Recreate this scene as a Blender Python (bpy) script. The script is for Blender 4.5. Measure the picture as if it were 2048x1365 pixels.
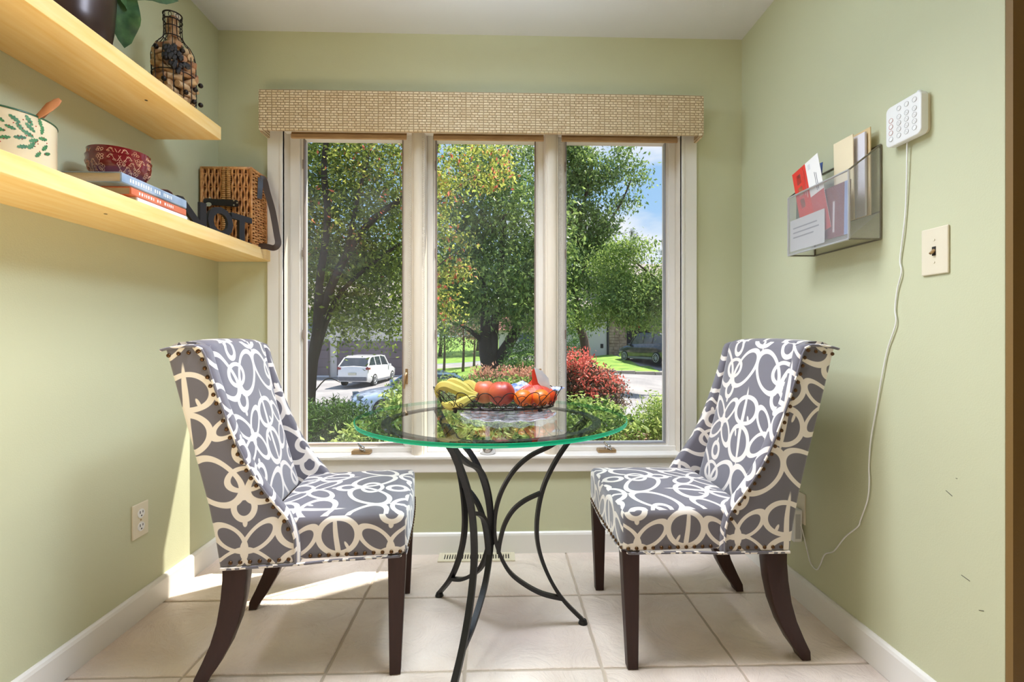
import bpy, bmesh, math, random
import numpy as np
from mathutils import Vector, Matrix, noise as mnoise
PI=math.pi
for o in list(bpy.data.objects): bpy.data.objects.remove(o)
C=bpy.context.scene.collection
R=random.Random(7); rng=np.random.default_rng(11)

# ---------------------------------------------------------------- camera, world, sun, added fill lamps, exposure
YAW=.0293; H0=1.03; XL,XR,YB,ZC=-1.313,1.183,2.314,2.473
cam=bpy.data.objects.new('camera',bpy.data.cameras.new('camera')); C.objects.link(cam)
cam.location=(0,0,H0); cam.rotation_euler=(PI/2,0,-YAW)
cam.data.sensor_width=36; cam.data.lens=968/2048*36; cam.data.shift_y=-8/2048; cam.data.clip_start=.02; cam.data.clip_end=400
bpy.context.scene.camera=cam
vs=bpy.context.scene.view_settings
vs.view_transform='Standard'; vs.look='None'; vs.gamma=1; vs.use_curve_mapping=False; vs.exposure=0.12
def at(u,v,Y):
    """world point seen at photo pixel (u,v) on the plane y=Y (used to read real positions off the photograph)"""
    c,s=math.cos(YAW),math.sin(YAW); x=(u-1024)/968; z=-(v-674.5)/968
    r=(x*c+s,-x*s+c,z); t=Y/r[1]
    return Vector((r[0]*t,Y,H0+r[2]*t))
W=bpy.data.worlds.new('sky'); bpy.context.scene.world=W; W.use_nodes=True
nt=W.node_tree; nt.nodes.clear()
def N(nt,t,**k):
    n=nt.nodes.new('ShaderNode'+t)
    for a,b in k.items(): setattr(n,a,b)
    return n
bg=N(nt,'Background'); out=N(nt,'OutputWorld'); tc=N(nt,'TexCoord'); sep=N(nt,'SeparateXYZ')
nt.links.new(tc.outputs['Generated'],sep.inputs[0])
rp=N(nt,'ValToRGB'); nt.links.new(sep.outputs['Z'],rp.inputs[0])
e=rp.color_ramp.elements; e[0].position=.0; e[0].color=(.60,.72,.86,1); e[1].position=.7; e[1].color=(.22,.44,.82,1)
k=e.new(.25); k.color=(.36,.60,.90,1)
mp=N(nt,'Mapping'); mp.inputs['Scale'].default_value=(1,1,3.2); mp.inputs['Location'].default_value=(.35,.2,.1); nt.links.new(tc.outputs['Generated'],mp.inputs[0])
ns=N(nt,'TexNoise'); ns.inputs['Scale'].default_value=2.6; ns.inputs['Detail'].default_value=7; ns.inputs['Roughness'].default_value=.55; nt.links.new(mp.outputs[0],ns.inputs['Vector'])
cr=N(nt,'ValToRGB'); cr.color_ramp.elements[0].position=.46; cr.color_ramp.elements[1].position=.62; nt.links.new(ns.outputs['Fac'],cr.inputs[0])
mx=N(nt,'MixRGB'); mx.inputs[2].default_value=(.86,.90,.96,1); nt.links.new(cr.outputs[0],mx.inputs[0]); nt.links.new(rp.outputs[0],mx.inputs[1])
nt.links.new(mx.outputs[0],bg.inputs[0]); bg.inputs[1].default_value=1.0; nt.links.new(bg.outputs[0],out.inputs[0])
def lamp(name,kind,loc,direction,energy,color,**k):
    d=bpy.data.lights.new(name,kind); d.energy=energy; d.color=color
    for a,b in k.items(): setattr(d,a,b)
    o=bpy.data.objects.new(name,d); C.objects.link(o); o.location=loc
    o.rotation_euler=Vector(direction).to_track_quat('-Z','Y').to_euler(); return o
EL=math.radians(60)
lamp('sun','SUN',(6,8,12),(-.853*math.cos(EL),-.522*math.cos(EL),-math.sin(EL)),9.0,(1,.95,.86),angle=.009)
CW=(.60,.77,1)
lamp('side_wall_fill','AREA',(-.75,1.75,2.43),(1,-.30,-.72),8.0,CW,shape='DISK',size=.45,spread=math.radians(105))  # added fill aimed at the right wall, not a fitting of the room
lamp('side_wall_fill.001','AREA',(.35,1.05,2.43),(-1,-.02,-.85),8.8,CW,shape='DISK',size=.45,spread=math.radians(105))  # added fill for the left wall, set to miss the chair
lamp('overhead_fill','AREA',(-.05,1.45,2.44),(0,-.12,-1),27,(.88,.90,1),shape='RECTANGLE',size=.9,size_y=.5,spread=math.radians(115))  # added overhead fill that lifts the floor and seat tops
lamp('ceiling_bounce_fill','AREA',(.4,-1.2,1.75),(0,.1,1),10,(1,.80,.50),shape='RECTANGLE',size=1.2,size_y=.8)  # added warm fill behind the camera, bounced off the ceiling
lamp('low_warm_fill','AREA',(-.30,-.30,.30),(-.30,1,.80),4.5,(1,.76,.46),shape='RECTANGLE',size=1.3,size_y=.5)  # added warm fill for the chair sides and shelf undersides
lamp('low_warm_fill.001','AREA',(-.78,.40,.35),(-.10,.55,1),4.5,(1,.84,.56),shape='RECTANGLE',size=.7,size_y=.4,spread=math.radians(110))  # second added warm fill, close below the shelf undersides
lamp('ceiling_bounce_fill.001','AREA',(.0,1.25,2.12),(0,.30,1),11,(.62,.78,1),shape='RECTANGLE',size=.9,size_y=.2,spread=math.radians(120))  # added cool fill to brighten the ceiling strip near the window

# ---------------------------------------------------------------- materials
def sr(r,g,b):
    f=lambda c:(c/255/12.92) if c<=10 else ((c/255+.055)/1.055)**2.4
    return (f(r),f(g),f(b),1)
def mat(name,col,rough=.6,metal=0,spec=.5,bump=0,bscale=60,var=0,vscale=8,coat=0,stretch=(1,1,1),col2=None,coord='Object',detail=4):
    m=bpy.data.materials.new(name); m.use_nodes=True; nt=m.node_tree; b=nt.nodes['Principled BSDF']
    b.inputs['Base Color'].default_value=col; b.inputs['Roughness'].default_value=rough; b.inputs['Metallic'].default_value=metal
    b.inputs['Specular IOR Level'].default_value=spec; b.inputs['Coat Weight'].default_value=coat; b.inputs['Coat Roughness'].default_value=.08
    if bump or var or col2:
        tc=N(nt,'TexCoord'); mp=N(nt,'Mapping'); mp.inputs['Scale'].default_value=stretch; nt.links.new(tc.outputs[coord],mp.inputs[0])
    if bump:
        n=N(nt,'TexNoise'); n.inputs['Scale'].default_value=bscale; n.inputs['Detail'].default_value=detail; nt.links.new(mp.outputs[0],n.inputs['Vector'])
        bp=N(nt,'Bump'); bp.inputs['Strength'].default_value=bump; bp.inputs['Distance'].default_value=.004; nt.links.new(n.outputs['Fac'],bp.inputs['Height']); nt.links.new(bp.outputs[0],b.inputs['Normal'])
    if var or col2:
        n=N(nt,'TexNoise'); n.inputs['Scale'].default_value=vscale; n.inputs['Detail'].default_value=detail; nt.links.new(mp.outputs[0],n.inputs['Vector'])
        r=N(nt,'ValToRGB'); r.color_ramp.elements[0].position=.35; r.color_ramp.elements[1].position=.68
        r.color_ramp.elements[0].color=col; r.color_ramp.elements[1].color=col2 or tuple(min(1,c*(1+var)) for c in col[:3])+(1,)
        nt.links.new(n.outputs['Fac'],r.inputs[0]); nt.links.new(r.outputs[0],b.inputs['Base Color'])
    return m
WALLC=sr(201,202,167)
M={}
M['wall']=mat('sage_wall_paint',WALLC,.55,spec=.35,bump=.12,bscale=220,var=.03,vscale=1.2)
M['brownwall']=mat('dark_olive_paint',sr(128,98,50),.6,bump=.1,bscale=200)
M['ceil']=mat('ceiling_white',sr(222,222,222),.7,bump=.05,bscale=150)
M['white']=mat('white_trim_paint',sr(232,228,219),.35,var=.02,vscale=3)
M['whitebase']=mat('white_baseboard_paint',sr(236,233,226),.3)
M['jamb']=mat('cream_jamb_paint',sr(226,216,198),.4)
M['gasket']=mat('grey_brown_weatherstrip',sr(140,126,116),.5)
M['alu']=mat('grey_aluminium_edge',sr(170,168,172),.4,metal=.4)
M['tile']=None
M['grout']=mat('grout',sr(196,180,162),.9,bump=.3,bscale=90)
M['espresso']=mat('espresso_wood',sr(46,24,17),.45,coat=.04,spec=.3,var=.35,vscale=14,stretch=(6,6,.6))
M['iron']=mat('black_iron',sr(20,20,23),.42,metal=.3,spec=.6,bump=.12,bscale=90)
M['nail']=mat('antique_brass_nail',sr(92,66,42),.32,metal=.85)
M['maple']=mat('maple_shelf',sr(246,212,146),.42,col2=sr(240,196,116),vscale=5,stretch=(9,.9,9),coat=.12)
M['screw']=mat('screw_hole',sr(60,45,25),.7)
M['ivory']=mat('ivory_plastic',sr(226,216,190),.35)
M['whitepl']=mat('white_plastic',sr(238,238,235),.3)
M['dark']=mat('dark_slot',sr(40,34,28),.6)
M['brass']=mat('worn_brass',sr(176,146,106),.38,metal=.7)
M['chrome']=mat('nickel',sr(205,205,205),.18,metal=.95)
M['black']=mat('black_paint',sr(34,33,36),.4)
M['blackwire']=mat('bronze_black_wire',sr(34,26,22),.38,metal=.5)

def tile_mat():
    m=bpy.data.materials.new('stone_look_tile'); m.use_nodes=True; nt=m.node_tree; b=nt.nodes['Principled BSDF']
    tc=N(nt,'TexCoord'); oi=N(nt,'ObjectInfo'); g=N(nt,'NewGeometry')
    n=N(nt,'TexNoise'); n.inputs['Scale'].default_value=3.2; n.inputs['Detail'].default_value=7; n.inputs['Distortion'].default_value=.6; nt.links.new(g.outputs['Position'],n.inputs['Vector'])
    r=N(nt,'ValToRGB'); r.color_ramp.elements[0].position=.32; r.color_ramp.elements[1].position=.7
    r.color_ramp.elements[0].color=sr(230,212,198); r.color_ramp.elements[1].color=sr(248,234,222); nt.links.new(n.outputs['Fac'],r.inputs[0])
    hs=N(nt,'HueSaturation'); ma=N(nt,'Math',operation='MULTIPLY_ADD'); ma.inputs[1].default_value=.12; ma.inputs[2].default_value=.95
    nt.links.new(oi.outputs['Random'],ma.inputs[0]); nt.links.new(ma.outputs[0],hs.inputs['Value']); nt.links.new(r.outputs[0],hs.inputs['Color']); nt.links.new(hs.outputs[0],b.inputs['Base Color'])
    n2=N(nt,'TexNoise'); n2.inputs['Scale'].default_value=5.5; n2.inputs['Detail'].default_value=9; n2.inputs['Roughness'].default_value=.62; n2.inputs['Distortion'].default_value=1.4; nt.links.new(g.outputs['Position'],n2.inputs['Vector'])
    bp=N(nt,'Bump'); bp.inputs['Strength'].default_value=1; bp.inputs['Distance'].default_value=.03; nt.links.new(n2.outputs['Fac'],bp.inputs['Height']); nt.links.new(bp.outputs[0],b.inputs['Normal'])
    b.inputs['Roughness'].default_value=.36
    return m
M['tile']=tile_mat()

def fabric():
    m=bpy.data.materials.new('grey_fabric_cream_scroll'); m.use_nodes=True; nt=m.node_tree; b=nt.nodes['Principled BSDF']; L=nt.links.new
    tc=N(nt,'TexCoord'); TW,TH=.30,.40
    # gentle warp so that the strokes look hand drawn
    nz=N(nt,'TexNoise'); nz.inputs['Scale'].default_value=7; nz.inputs['Detail'].default_value=0; L(tc.outputs['UV'],nz.inputs['Vector'])
    ws=N(nt,'VectorMath',operation='MULTIPLY_ADD'); ws.inputs[1].default_value=(.022,.022,0); ws.inputs[2].default_value=(-.011,-.011,0); L(nz.outputs['Color'],ws.inputs[0])
    wa=N(nt,'VectorMath',operation='ADD'); L(tc.outputs['UV'],wa.inputs[0]); L(ws.outputs[0],wa.inputs[1])
    els=[]
    def E(cx,cy,rx,ry,rot,w,fill=False): els.append((cx,cy,rx,ry,rot,w,fill))
    W=.0165
    for sx,sy in ((1,1),(1,-1),(-1,1),(-1,-1)):
        E(.041*sx,.039*sy,.055,.026,math.atan2(sy*.9,sx),W*.9)
    E(0,.118,.027,.029,0,W); E(0,-.118,.027,.029,0,W)
    E(0,.080,.007,.012,0,0,True); E(0,-.080,.007,.012,0,0,True)
    E(.15,.056,.060,.050,.15,W); E(.15,-.060,.058,.054,-.15,W)
    E(.148,0,.0085,.135,.10,0,True)
    E(.176,.026,.005,.015,.5,0,True); E(.124,-.030,.005,.015,.4,0,True)
    E(.078,.2,.086,.050,.75,W); E(-.078,.2,.086,.050,-.75,W)
    E(0,.2,.046,.034,0,W*.9)
    last=None
    for cx,cy,rx,ry,rot,w,fill in els:
        wr=N(nt,'VectorMath',operation='WRAP'); wr.inputs[1].default_value=(cx+TW/2,cy+TH/2,1); wr.inputs[2].default_value=(cx-TW/2,cy-TH/2,-1); L(wa.outputs[0],wr.inputs[0])
        mp=N(nt,'Mapping',vector_type='TEXTURE'); mp.inputs['Location'].default_value=(cx,cy,0); mp.inputs['Rotation'].default_value=(0,0,rot); mp.inputs['Scale'].default_value=(rx,ry,1e6); L(wr.outputs[0],mp.inputs[0])
        ln=N(nt,'VectorMath',operation='LENGTH'); L(mp.outputs[0],ln.inputs[0])
        sb=N(nt,'Math',operation='SUBTRACT'); sb.inputs[1].default_value=1; L(ln.outputs['Value'],sb.inputs[0]); cur=sb
        if not fill:
            ab=N(nt,'Math',operation='ABSOLUTE'); L(sb.outputs[0],ab.inputs[0]); cur=ab
        ml=N(nt,'Math',operation='MULTIPLY_ADD'); ml.inputs[1].default_value=(rx*ry)**.5 if not fill else min(rx,ry); ml.inputs[2].default_value=-w*.5; L(cur.outputs[0],ml.inputs[0])
        if last is None: last=ml
        else:
            mn=N(nt,'Math',operation='MINIMUM'); L(last.outputs[0],mn.inputs[0]); L(ml.outputs[0],mn.inputs[1]); last=mn
    mr=N(nt,'MapRange'); mr.inputs['From Min'].default_value=-.0006; mr.inputs['From Max'].default_value=.0006; L(last.outputs[0],mr.inputs[0])
    mx=N(nt,'MixRGB'); mx.inputs[1].default_value=sr(234,226,216); mx.inputs[2].default_value=sr(108,105,113); L(mr.outputs[0],mx.inputs[0]); L(mx.outputs[0],b.inputs['Base Color'])
    wv=N(nt,'TexNoise'); wv.inputs['Scale'].default_value=700; L(tc.outputs['UV'],wv.inputs['Vector'])
    bp=N(nt,'Bump'); bp.inputs['Strength'].default_value=.35; bp.inputs['Distance'].default_value=.001; L(wv.outputs['Fac'],bp.inputs['Height']); L(bp.outputs[0],b.inputs['Normal'])
    b.inputs['Roughness'].default_value=.85; b.inputs['Sheen Weight'].default_value=.5; b.inputs['Specular IOR Level'].default_value=.25
    return m
M['fabric']=fabric()

def thin_glass(name,tint=(1,1,1,1),dirt=0,boost=1,dscale=4):
    m=bpy.data.materials.new(name); m.use_nodes=True; nt=m.node_tree; nt.nodes.clear(); L=nt.links.new
    out=N(nt,'OutputMaterial'); tr=N(nt,'BsdfTransparent'); tr.inputs[0].default_value=tint; gl=N(nt,'BsdfGlossy'); gl.inputs['Roughness'].default_value=.0
    g=N(nt,'NewGeometry'); dt=N(nt,'VectorMath',operation='DOT_PRODUCT'); L(g.outputs['Normal'],dt.inputs[0]); L(g.outputs['Incoming'],dt.inputs[1])
    ab=N(nt,'Math',operation='ABSOLUTE'); L(dt.outputs['Value'],ab.inputs[0]); su=N(nt,'Math',operation='SUBTRACT'); su.inputs[0].default_value=1; L(ab.outputs[0],su.inputs[1])
    pw=N(nt,'Math',operation='POWER'); pw.inputs[1].default_value=5; L(su.outputs[0],pw.inputs[0]); ma=N(nt,'Math',operation='MULTIPLY_ADD'); ma.inputs[1].default_value=.96*boost; ma.inputs[2].default_value=.04*boost; L(pw.outputs[0],ma.inputs[0])
    mx=N(nt,'MixShader'); L(ma.outputs[0],mx.inputs[0]); L(tr.outputs[0],mx.inputs[1]); L(gl.outputs[0],mx.inputs[2]); last=mx
    if dirt:
        d=N(nt,'BsdfTranslucent'); d.inputs[0].default_value=(.85,.88,.92,1); d2=N(nt,'BsdfDiffuse'); d2.inputs[0].default_value=(.8,.82,.85,1); a=N(nt,'MixShader'); L(d.outputs[0],a.inputs[1]); L(d2.outputs[0],a.inputs[2]); a.inputs[0].default_value=.3
        tc=N(nt,'TexCoord'); n=N(nt,'TexNoise'); n.inputs['Scale'].default_value=dscale; n.inputs['Detail'].default_value=5; L(tc.outputs['Object'],n.inputs['Vector'])
        mr=N(nt,'MapRange'); mr.inputs['From Min'].default_value=.42; mr.inputs['From Max'].default_value=.75; mr.inputs['To Min'].default_value=dirt*.25; mr.inputs['To Max'].default_value=dirt; L(n.outputs['Fac'],mr.inputs[0])
        m2=N(nt,'MixShader'); L(mr.outputs[0],m2.inputs[0]); L(last.outputs[0],m2.inputs[1]); L(a.outputs[0],m2.inputs[2]); last=m2
    L(last.outputs[0],out.inputs[0]); return m
M['pane_dusty']=thin_glass('dusty_window_glass',dirt=.045,boost=.4)
M['pane_mid']=thin_glass('faintly_dusty_window_glass',dirt=.03,boost=.4)
M['pane']=thin_glass('clear_window_glass',dirt=.015,boost=.4)
M['tabletop']=thin_glass('clear_table_glass',tint=(.93,.985,.955,1),boost=.8)
M['under']=thin_glass('table_glass_underside',tint=(.97,.99,.98,1),boost=.02)
M['crystal']=thin_glass('pressed_crystal',tint=(.93,.90,.97,1),boost=4,dirt=.5,dscale=30)

def leafmat(name,c1,c2,c3=None,trans=.45,rough=.5):
    m=bpy.data.materials.new(name); m.use_nodes=True; nt=m.node_tree; nt.nodes.clear(); L=nt.links.new
    out=N(nt,'OutputMaterial'); g=N(nt,'NewGeometry'); r=N(nt,'ValToRGB'); r.color_ramp.elements[0].color=c1; r.color_ramp.elements[1].color=c2
    if c3:
        r.color_ramp.elements[1].position=.86; k=r.color_ramp.elements.new(.93); k.color=c3
    L(g.outputs['Random Per Island'],r.inputs[0])
    b=N(nt,'BsdfPrincipled'); b.inputs['Roughness'].default_value=rough; b.inputs['Specular IOR Level'].default_value=.45; L(r.outputs[0],b.inputs['Base Color'])
    t=N(nt,'BsdfTranslucent'); hs=N(nt,'HueSaturation'); hs.inputs['Hue'].default_value=.49; hs.inputs['Value'].default_value=1.25; hs.inputs['Saturation'].default_value=.92; L(r.outputs[0],hs.inputs['Color']); L(hs.outputs[0],t.inputs[0])
    mx=N(nt,'MixShader'); mx.inputs[0].default_value=trans; L(b.outputs[0],mx.inputs[1]); L(t.outputs[0],mx.inputs[2]); L(mx.outputs[0],out.inputs[0]); return m

# ---------------------------------------------------------------- mesh helpers
def obj(name,bm,m,parent=None,smooth=False,kind=None):
    if isinstance(bm,bpy.types.Mesh): me=bm
    else:
        me=bpy.data.meshes.new(name); bmesh.ops.recalc_face_normals(bm,faces=bm.faces); bm.to_mesh(me); bm.free()
    if smooth:
        me.polygons.foreach_set('use_smooth',[True]*len(me.polygons))
        if smooth!='all': me.set_sharp_from_angle(angle=math.radians(40))
    for mm in (m if isinstance(m,(list,tuple)) else [m]): me.materials.append(mm)
    o=bpy.data.objects.new(name,me); C.objects.link(o)
    if parent: o.parent=parent
    if kind: o['kind']=kind
    return o
def tag(o,label,cat,group=None):
    o['label']=label; o['category']=cat
    if group: o['group']=group
    return o
def thing(name,label,cat,loc=(0,0,0),rz=0,group=None):
    o=bpy.data.objects.new(name,None); C.objects.link(o); o.location=loc; o.rotation_euler=(0,0,rz); o.empty_display_size=.05
    return tag(o,label,cat,group)
def struct(name,bm,m,parent=None,smooth=False):
    o=obj(name,bm,m,parent,smooth)
    if not parent: o['kind']='structure'
    return o
def dup(o,parent=None):
    c=o.copy(); C.objects.link(c); c.parent=parent
    for ch in list(o.children): dup(ch,c)
    return c
def B(): return bmesh.new()
def box(bm,x0,x1,y0,y1,z0,z1,bev=0,seg=2,M4=None):
    r=bmesh.ops.create_cube(bm,size=1); vs_=r['verts']
    for v in vs_: v.co=Vector(((x0+x1)/2+v.co.x*(x1-x0),(y0+y1)/2+v.co.y*(y1-y0),(z0+z1)/2+v.co.z*(z1-z0)))
    es=list({e for v in vs_ for e in v.link_edges})
    if bev:
        rr=bmesh.ops.bevel(bm,geom=es,offset=bev,segments=seg,affect='EDGES',profile=.5); vs_=[v for v in rr['verts']]
        if M4 is not None:
            fs={f for v in vs_ for f in v.link_faces}; vs_=list({v for f in fs for v in f.verts})
    if M4 is not None: bmesh.ops.transform(bm,matrix=M4,verts=vs_)
    return bm
def prism(bm,pts,axis,a0,a1,bev=0,seg=2):
    """extrude a closed polygon; axis 'y': pts are (x,z); 'x': pts are (y,z); 'z': pts are (x,y)"""
    f=(lambda p,a:(p[0],a,p[1])) if axis=='y' else (lambda p,a:(a,p[0],p[1])) if axis=='x' else (lambda p,a:(p[0],p[1],a))
    v0=[bm.verts.new(f(p,a0)) for p in pts]; v1=[bm.verts.new(f(p,a1)) for p in pts]; n=len(pts)
    fs=[bm.faces.new(v0),bm.faces.new(v1[::-1])]
    for i in range(n): fs.append(bm.faces.new((v0[i],v1[i],v1[(i+1)%n],v0[(i+1)%n])))
    if bev:
        es=list({e for ff in fs[:2] for e in ff.edges}); bmesh.ops.recalc_face_normals(bm,faces=fs)
        bmesh.ops.bevel(bm,geom=es,offset=bev,segments=seg,affect='EDGES',profile=.5)
    return bm
def tube(bm,pts,r,n=6,closed=False,cap=True,flat=None,up=None):
    """sweep a round (or flat=(w,h) rectangular) section along pts; r may be a list"""
    P=[Vector(p) for p in pts]; m=len(P); rs=r if isinstance(r,(list,tuple)) else [r]*m; rings=[]; nrm=None
    for i in range(m):
        if closed: t=P[(i+1)%m]-P[i-1]
        else: t=P[min(i+1,m-1)]-P[max(i-1,0)]
        t=t.normalized() if t.length>1e-9 else Vector((0,0,1))
        if up is not None: nrm=Vector(up)-t*Vector(up).dot(t)
        elif nrm is None:
            a=Vector((0,0,1)) if abs(t.z)<.9 else Vector((1,0,0)); nrm=a-t*a.dot(t)
        else: nrm=nrm-t*nrm.dot(t)
        if nrm.length<1e-6: nrm=Vector((1,0,0))-t*t.x
        nrm.normalize(); bn=t.cross(nrm)
        if flat: w,h=flat; rings.append([bm.verts.new(P[i]+nrm*a*w/2+bn*b_*h/2) for a,b_ in ((1,1),(-1,1),(-1,-1),(1,-1))])
        else: rings.append([bm.verts.new(P[i]+(nrm*math.cos(2*PI*k/n)+bn*math.sin(2*PI*k/n))*rs[i]) for k in range(n)])
    q=len(rings[0])
    for i in range(m if closed else m-1):
        a,b_=rings[i],rings[(i+1)%m]
        for k in range(q): bm.faces.new((a[k],a[(k+1)%q],b_[(k+1)%q],b_[k]))
    if cap and not closed: bm.faces.new(rings[0][::-1]); bm.faces.new(rings[-1])
    return bm
def lathe(bm,prof,n=32,c=(0,0,0),closed_prof=False):
    rings=[]
    for r,z in prof:
        if r<1e-6: rings.append([bm.verts.new((c[0],c[1],c[2]+z))])
        else: rings.append([bm.verts.new((c[0]+r*math.cos(2*PI*k/n),c[1]+r*math.sin(2*PI*k/n),c[2]+z)) for k in range(n)])
    m=len(rings)
    for i in range(m if closed_prof else m-1):
        a,b_=rings[i],rings[(i+1)%m]
        if len(a)==1 and len(b_)==1: continue
        for k in range(n):
            k2=(k+1)%n
            if len(a)==1: bm.faces.new((a[0],b_[k2],b_[k]))
            elif len(b_)==1: bm.faces.new((a[k],a[k2],b_[0]))
            else: bm.faces.new((a[k],a[k2],b_[k2],b_[k]))
    return bm
def ball(bm,c,r,sc=(1,1,1),u=10,v=7):
    rr=bmesh.ops.create_uvsphere(bm,u_segments=u,v_segments=v,radius=r)
    for w in rr['verts']: w.co=Vector(c)+Vector((w.co.x*sc[0],w.co.y*sc[1],w.co.z*sc[2]))
    return bm
def rboxmesh(hx,hy,hz,r,n=14,fn=None):
    bm=B(); bmesh.ops.create_cube(bm,size=2); bmesh.ops.subdivide_edges(bm,edges=bm.edges[:],cuts=n,use_grid_fill=True)
    for v in bm.verts:
        p=Vector((math.sin(v.co.x*PI/2)*hx,math.sin(v.co.y*PI/2)*hy,math.sin(v.co.z*PI/2)*hz))
        q=Vector((max(-hx+r,min(hx-r,p.x)),max(-hy+r,min(hy-r,p.y)),max(-hz+r,min(hz-r,p.z)))); d=p-q
        v.co=q+(d.normalized()*r if d.length>1e-9 else d)
        if fn: v.co=fn(v.co)
    return bm
def uvbox(bm,ox=0,oy=0):
    bm.normal_update(); uv=bm.loops.layers.uv.verify()
    for f in bm.faces:
        n=f.normal; a=(abs(n.x)*.95,abs(n.y),abs(n.z))
        for l in f.loops:
            p=l.vert.co
            if a[1]>=a[0] and a[1]>=a[2]: l[uv].uv=(p.x+ox,p.z+oy)
            elif a[0]>=a[2]: l[uv].uv=(p.y+ox,p.z+oy)
            else: l[uv].uv=(p.y+ox,p.x+oy)
    return bm
def textmesh(s,size,depth=0,offset=0,M4=None,font_shear=0):
    cu=bpy.data.curves.new('t','FONT'); cu.body=s; cu.size=size; cu.extrude=depth; cu.offset=offset; cu.shear=font_shear; cu.resolution_u=3; cu.align_x='LEFT'
    o=bpy.data.objects.new('t',cu); C.objects.link(o); dg=bpy.context.evaluated_depsgraph_get(); dg.update(); me=bpy.data.meshes.new_from_object(o.evaluated_get(dg)); bpy.data.objects.remove(o)
    if M4 is not None: me.transform(M4)
    me.materials.clear(); return me
# ---------------------------------------------------------------- room shell
TH=.19
g=struct('floor',box(B(),-1.5,3.6,-3.6,YB+TH,-.12,-.004),M['grout'])
S_=.4264; X0=.3245; Y0=1.923; GR=.0048
bt=B(); h=S_/2-GR
vs0=[]; NS=12
def edge_pts():
    pts=[]
    cs=[(-h,-h),(h,-h),(h,h),(-h,h)]
    for i in range(4):
        a,b_=cs[i],cs[(i+1)%4]
        for k in range(NS):
            t=k/NS; x=a[0]+(b_[0]-a[0])*t; y=a[1]+(b_[1]-a[1])*t; j=R.uniform(-.0013,.0013); pts.append((x-(j if abs(abs(x)-h)<1e-6 else 0),y-(j if abs(abs(y)-h)<1e-6 else 0)))
    return pts
EP=edge_pts()
top=[bt.verts.new((x*.985,y*.985,0)) for x,y in EP]; mid=[bt.verts.new((x,y,-.0022)) for x,y in EP]; low=[bt.verts.new((x,y,-.006)) for x,y in EP]
bt.faces.new(top)
for a,b_ in ((mid,top),(low,mid)):
    for i in range(len(a)): bt.faces.new((a[i],a[(i+1)%len(a)],b_[(i+1)%len(a)],b_[i]))
tile0=None
for i in range(-4,8):
    for j in range(-13,1):
        cx=X0+(i+.5)*S_; cy=Y0+(j-.5+0)*S_+0
        if cx-S_/2>3.5 or cx+S_/2<XL-.02: continue
        for jj in ((j,),) : pass
        if tile0 is None: tile0=obj('tile',bt,M['tile'],g); o=tile0
        else: o=tile0.copy(); C.objects.link(o)
        o.location=(cx,cy,R.uniform(-.0006,.0006)); o.rotation_euler=(R.uniform(-.0008,.0008),R.uniform(-.0008,.0008),R.choice((0,PI/2,PI,-PI/2)))
for i in range(-4,3):          # the last row, cut along the window wall
    o=tile0.copy(); C.objects.link(o); o.scale=(1,(YB-Y0)/S_,1); o.location=(X0+(i+.5)*S_,Y0+(YB-Y0)/2,0)
# walls
struct('wall_left',box(B(),XL-.15,XL,-3.6,YB+TH,-.1,ZC+.1),M['wall'])
struct('wall_right',box(B(),XR,XR+.13,1.095,YB+TH,-.1,ZC+.1,bev=.003),M['wall'])
wr_=bpy.data.objects['wall_right']
for (y_,z_,l_,a_) in ((1.214,.665,.004,0),(1.235,.62,.018,.5),(1.19,.42,.022,.2),(1.15,.36,.012,-.4)):
    bm=B(); tube(bm,[(XR-.0004,y_-l_/2,z_-l_/2*a_),(XR-.0004,y_+l_/2,z_+l_/2*a_)],.0007,5); obj('scuff_mark',bm,M['dark'],wr_)
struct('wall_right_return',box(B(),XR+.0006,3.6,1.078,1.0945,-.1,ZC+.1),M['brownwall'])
struct('wall_right_far',box(B(),3.45,3.6,-3.6,1.1,-.1,ZC+.1),M['wall'])
struct('wall_rear',box(B(),XL-.15,3.6,-3.7,-3.5,-.1,ZC+.1),M['wall'])
struct('ceiling',box(B(),XL-.15,3.6,-3.6,YB+TH,ZC,ZC+.15),M['ceil'])
OX0,OX1,OZ0,OZ1=-1.012,.886,.462,2.04
bm=B(); 
for a in ((XL-.1,OX0,-.1,ZC+.1),(OX1,XR+.1,-.1,ZC+.1),(OX0,OX1,-.1,OZ0),(OX0,OX1,OZ1,ZC+.1)): box(bm,a[0],a[1],YB,YB+TH,a[2],a[3])
struct('wall_back',bm,M['wall'])
# baseboards with rounded top
def bbprof(t=.014,hh=.1): return [(0,0),(t,0),(t,hh-.014),(t*.75,hh-.005),(t*.35,hh),(0,hh)]
bm=B(); prism(bm,[(YB-a,b_) for a,b_ in bbprof()],'x',XL,XR); struct('baseboard_back',bm,M['whitebase'])
bm=B(); prism(bm,[(XL+a,b_) for a,b_ in bbprof()],'y',-3.5,YB-.014); struct('baseboard_left',bm,M['whitebase'])
bm=B(); prism(bm,[(XR-a,b_) for a,b_ in bbprof()],'y',1.085,YB-.014); struct('baseboard_right',bm,M['whitebase'])
# ---------------------------------------------------------------- window
def frame(bm,x0,x1,z0,z1,w,y0,y1,wb=None,wt=None,bev=.002):
    wb=wb or w; wt=wt or w
    box(bm,x0,x0+w,y0,y1,z0,z1,bev); box(bm,x1-w,x1,y0,y1,z0,z1,bev); box(bm,x0+w,x1-w,y0,y1,z0,z0+wb,bev); box(bm,x0+w,x1-w,y0,y1,z1-wt,z1,bev)
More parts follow.
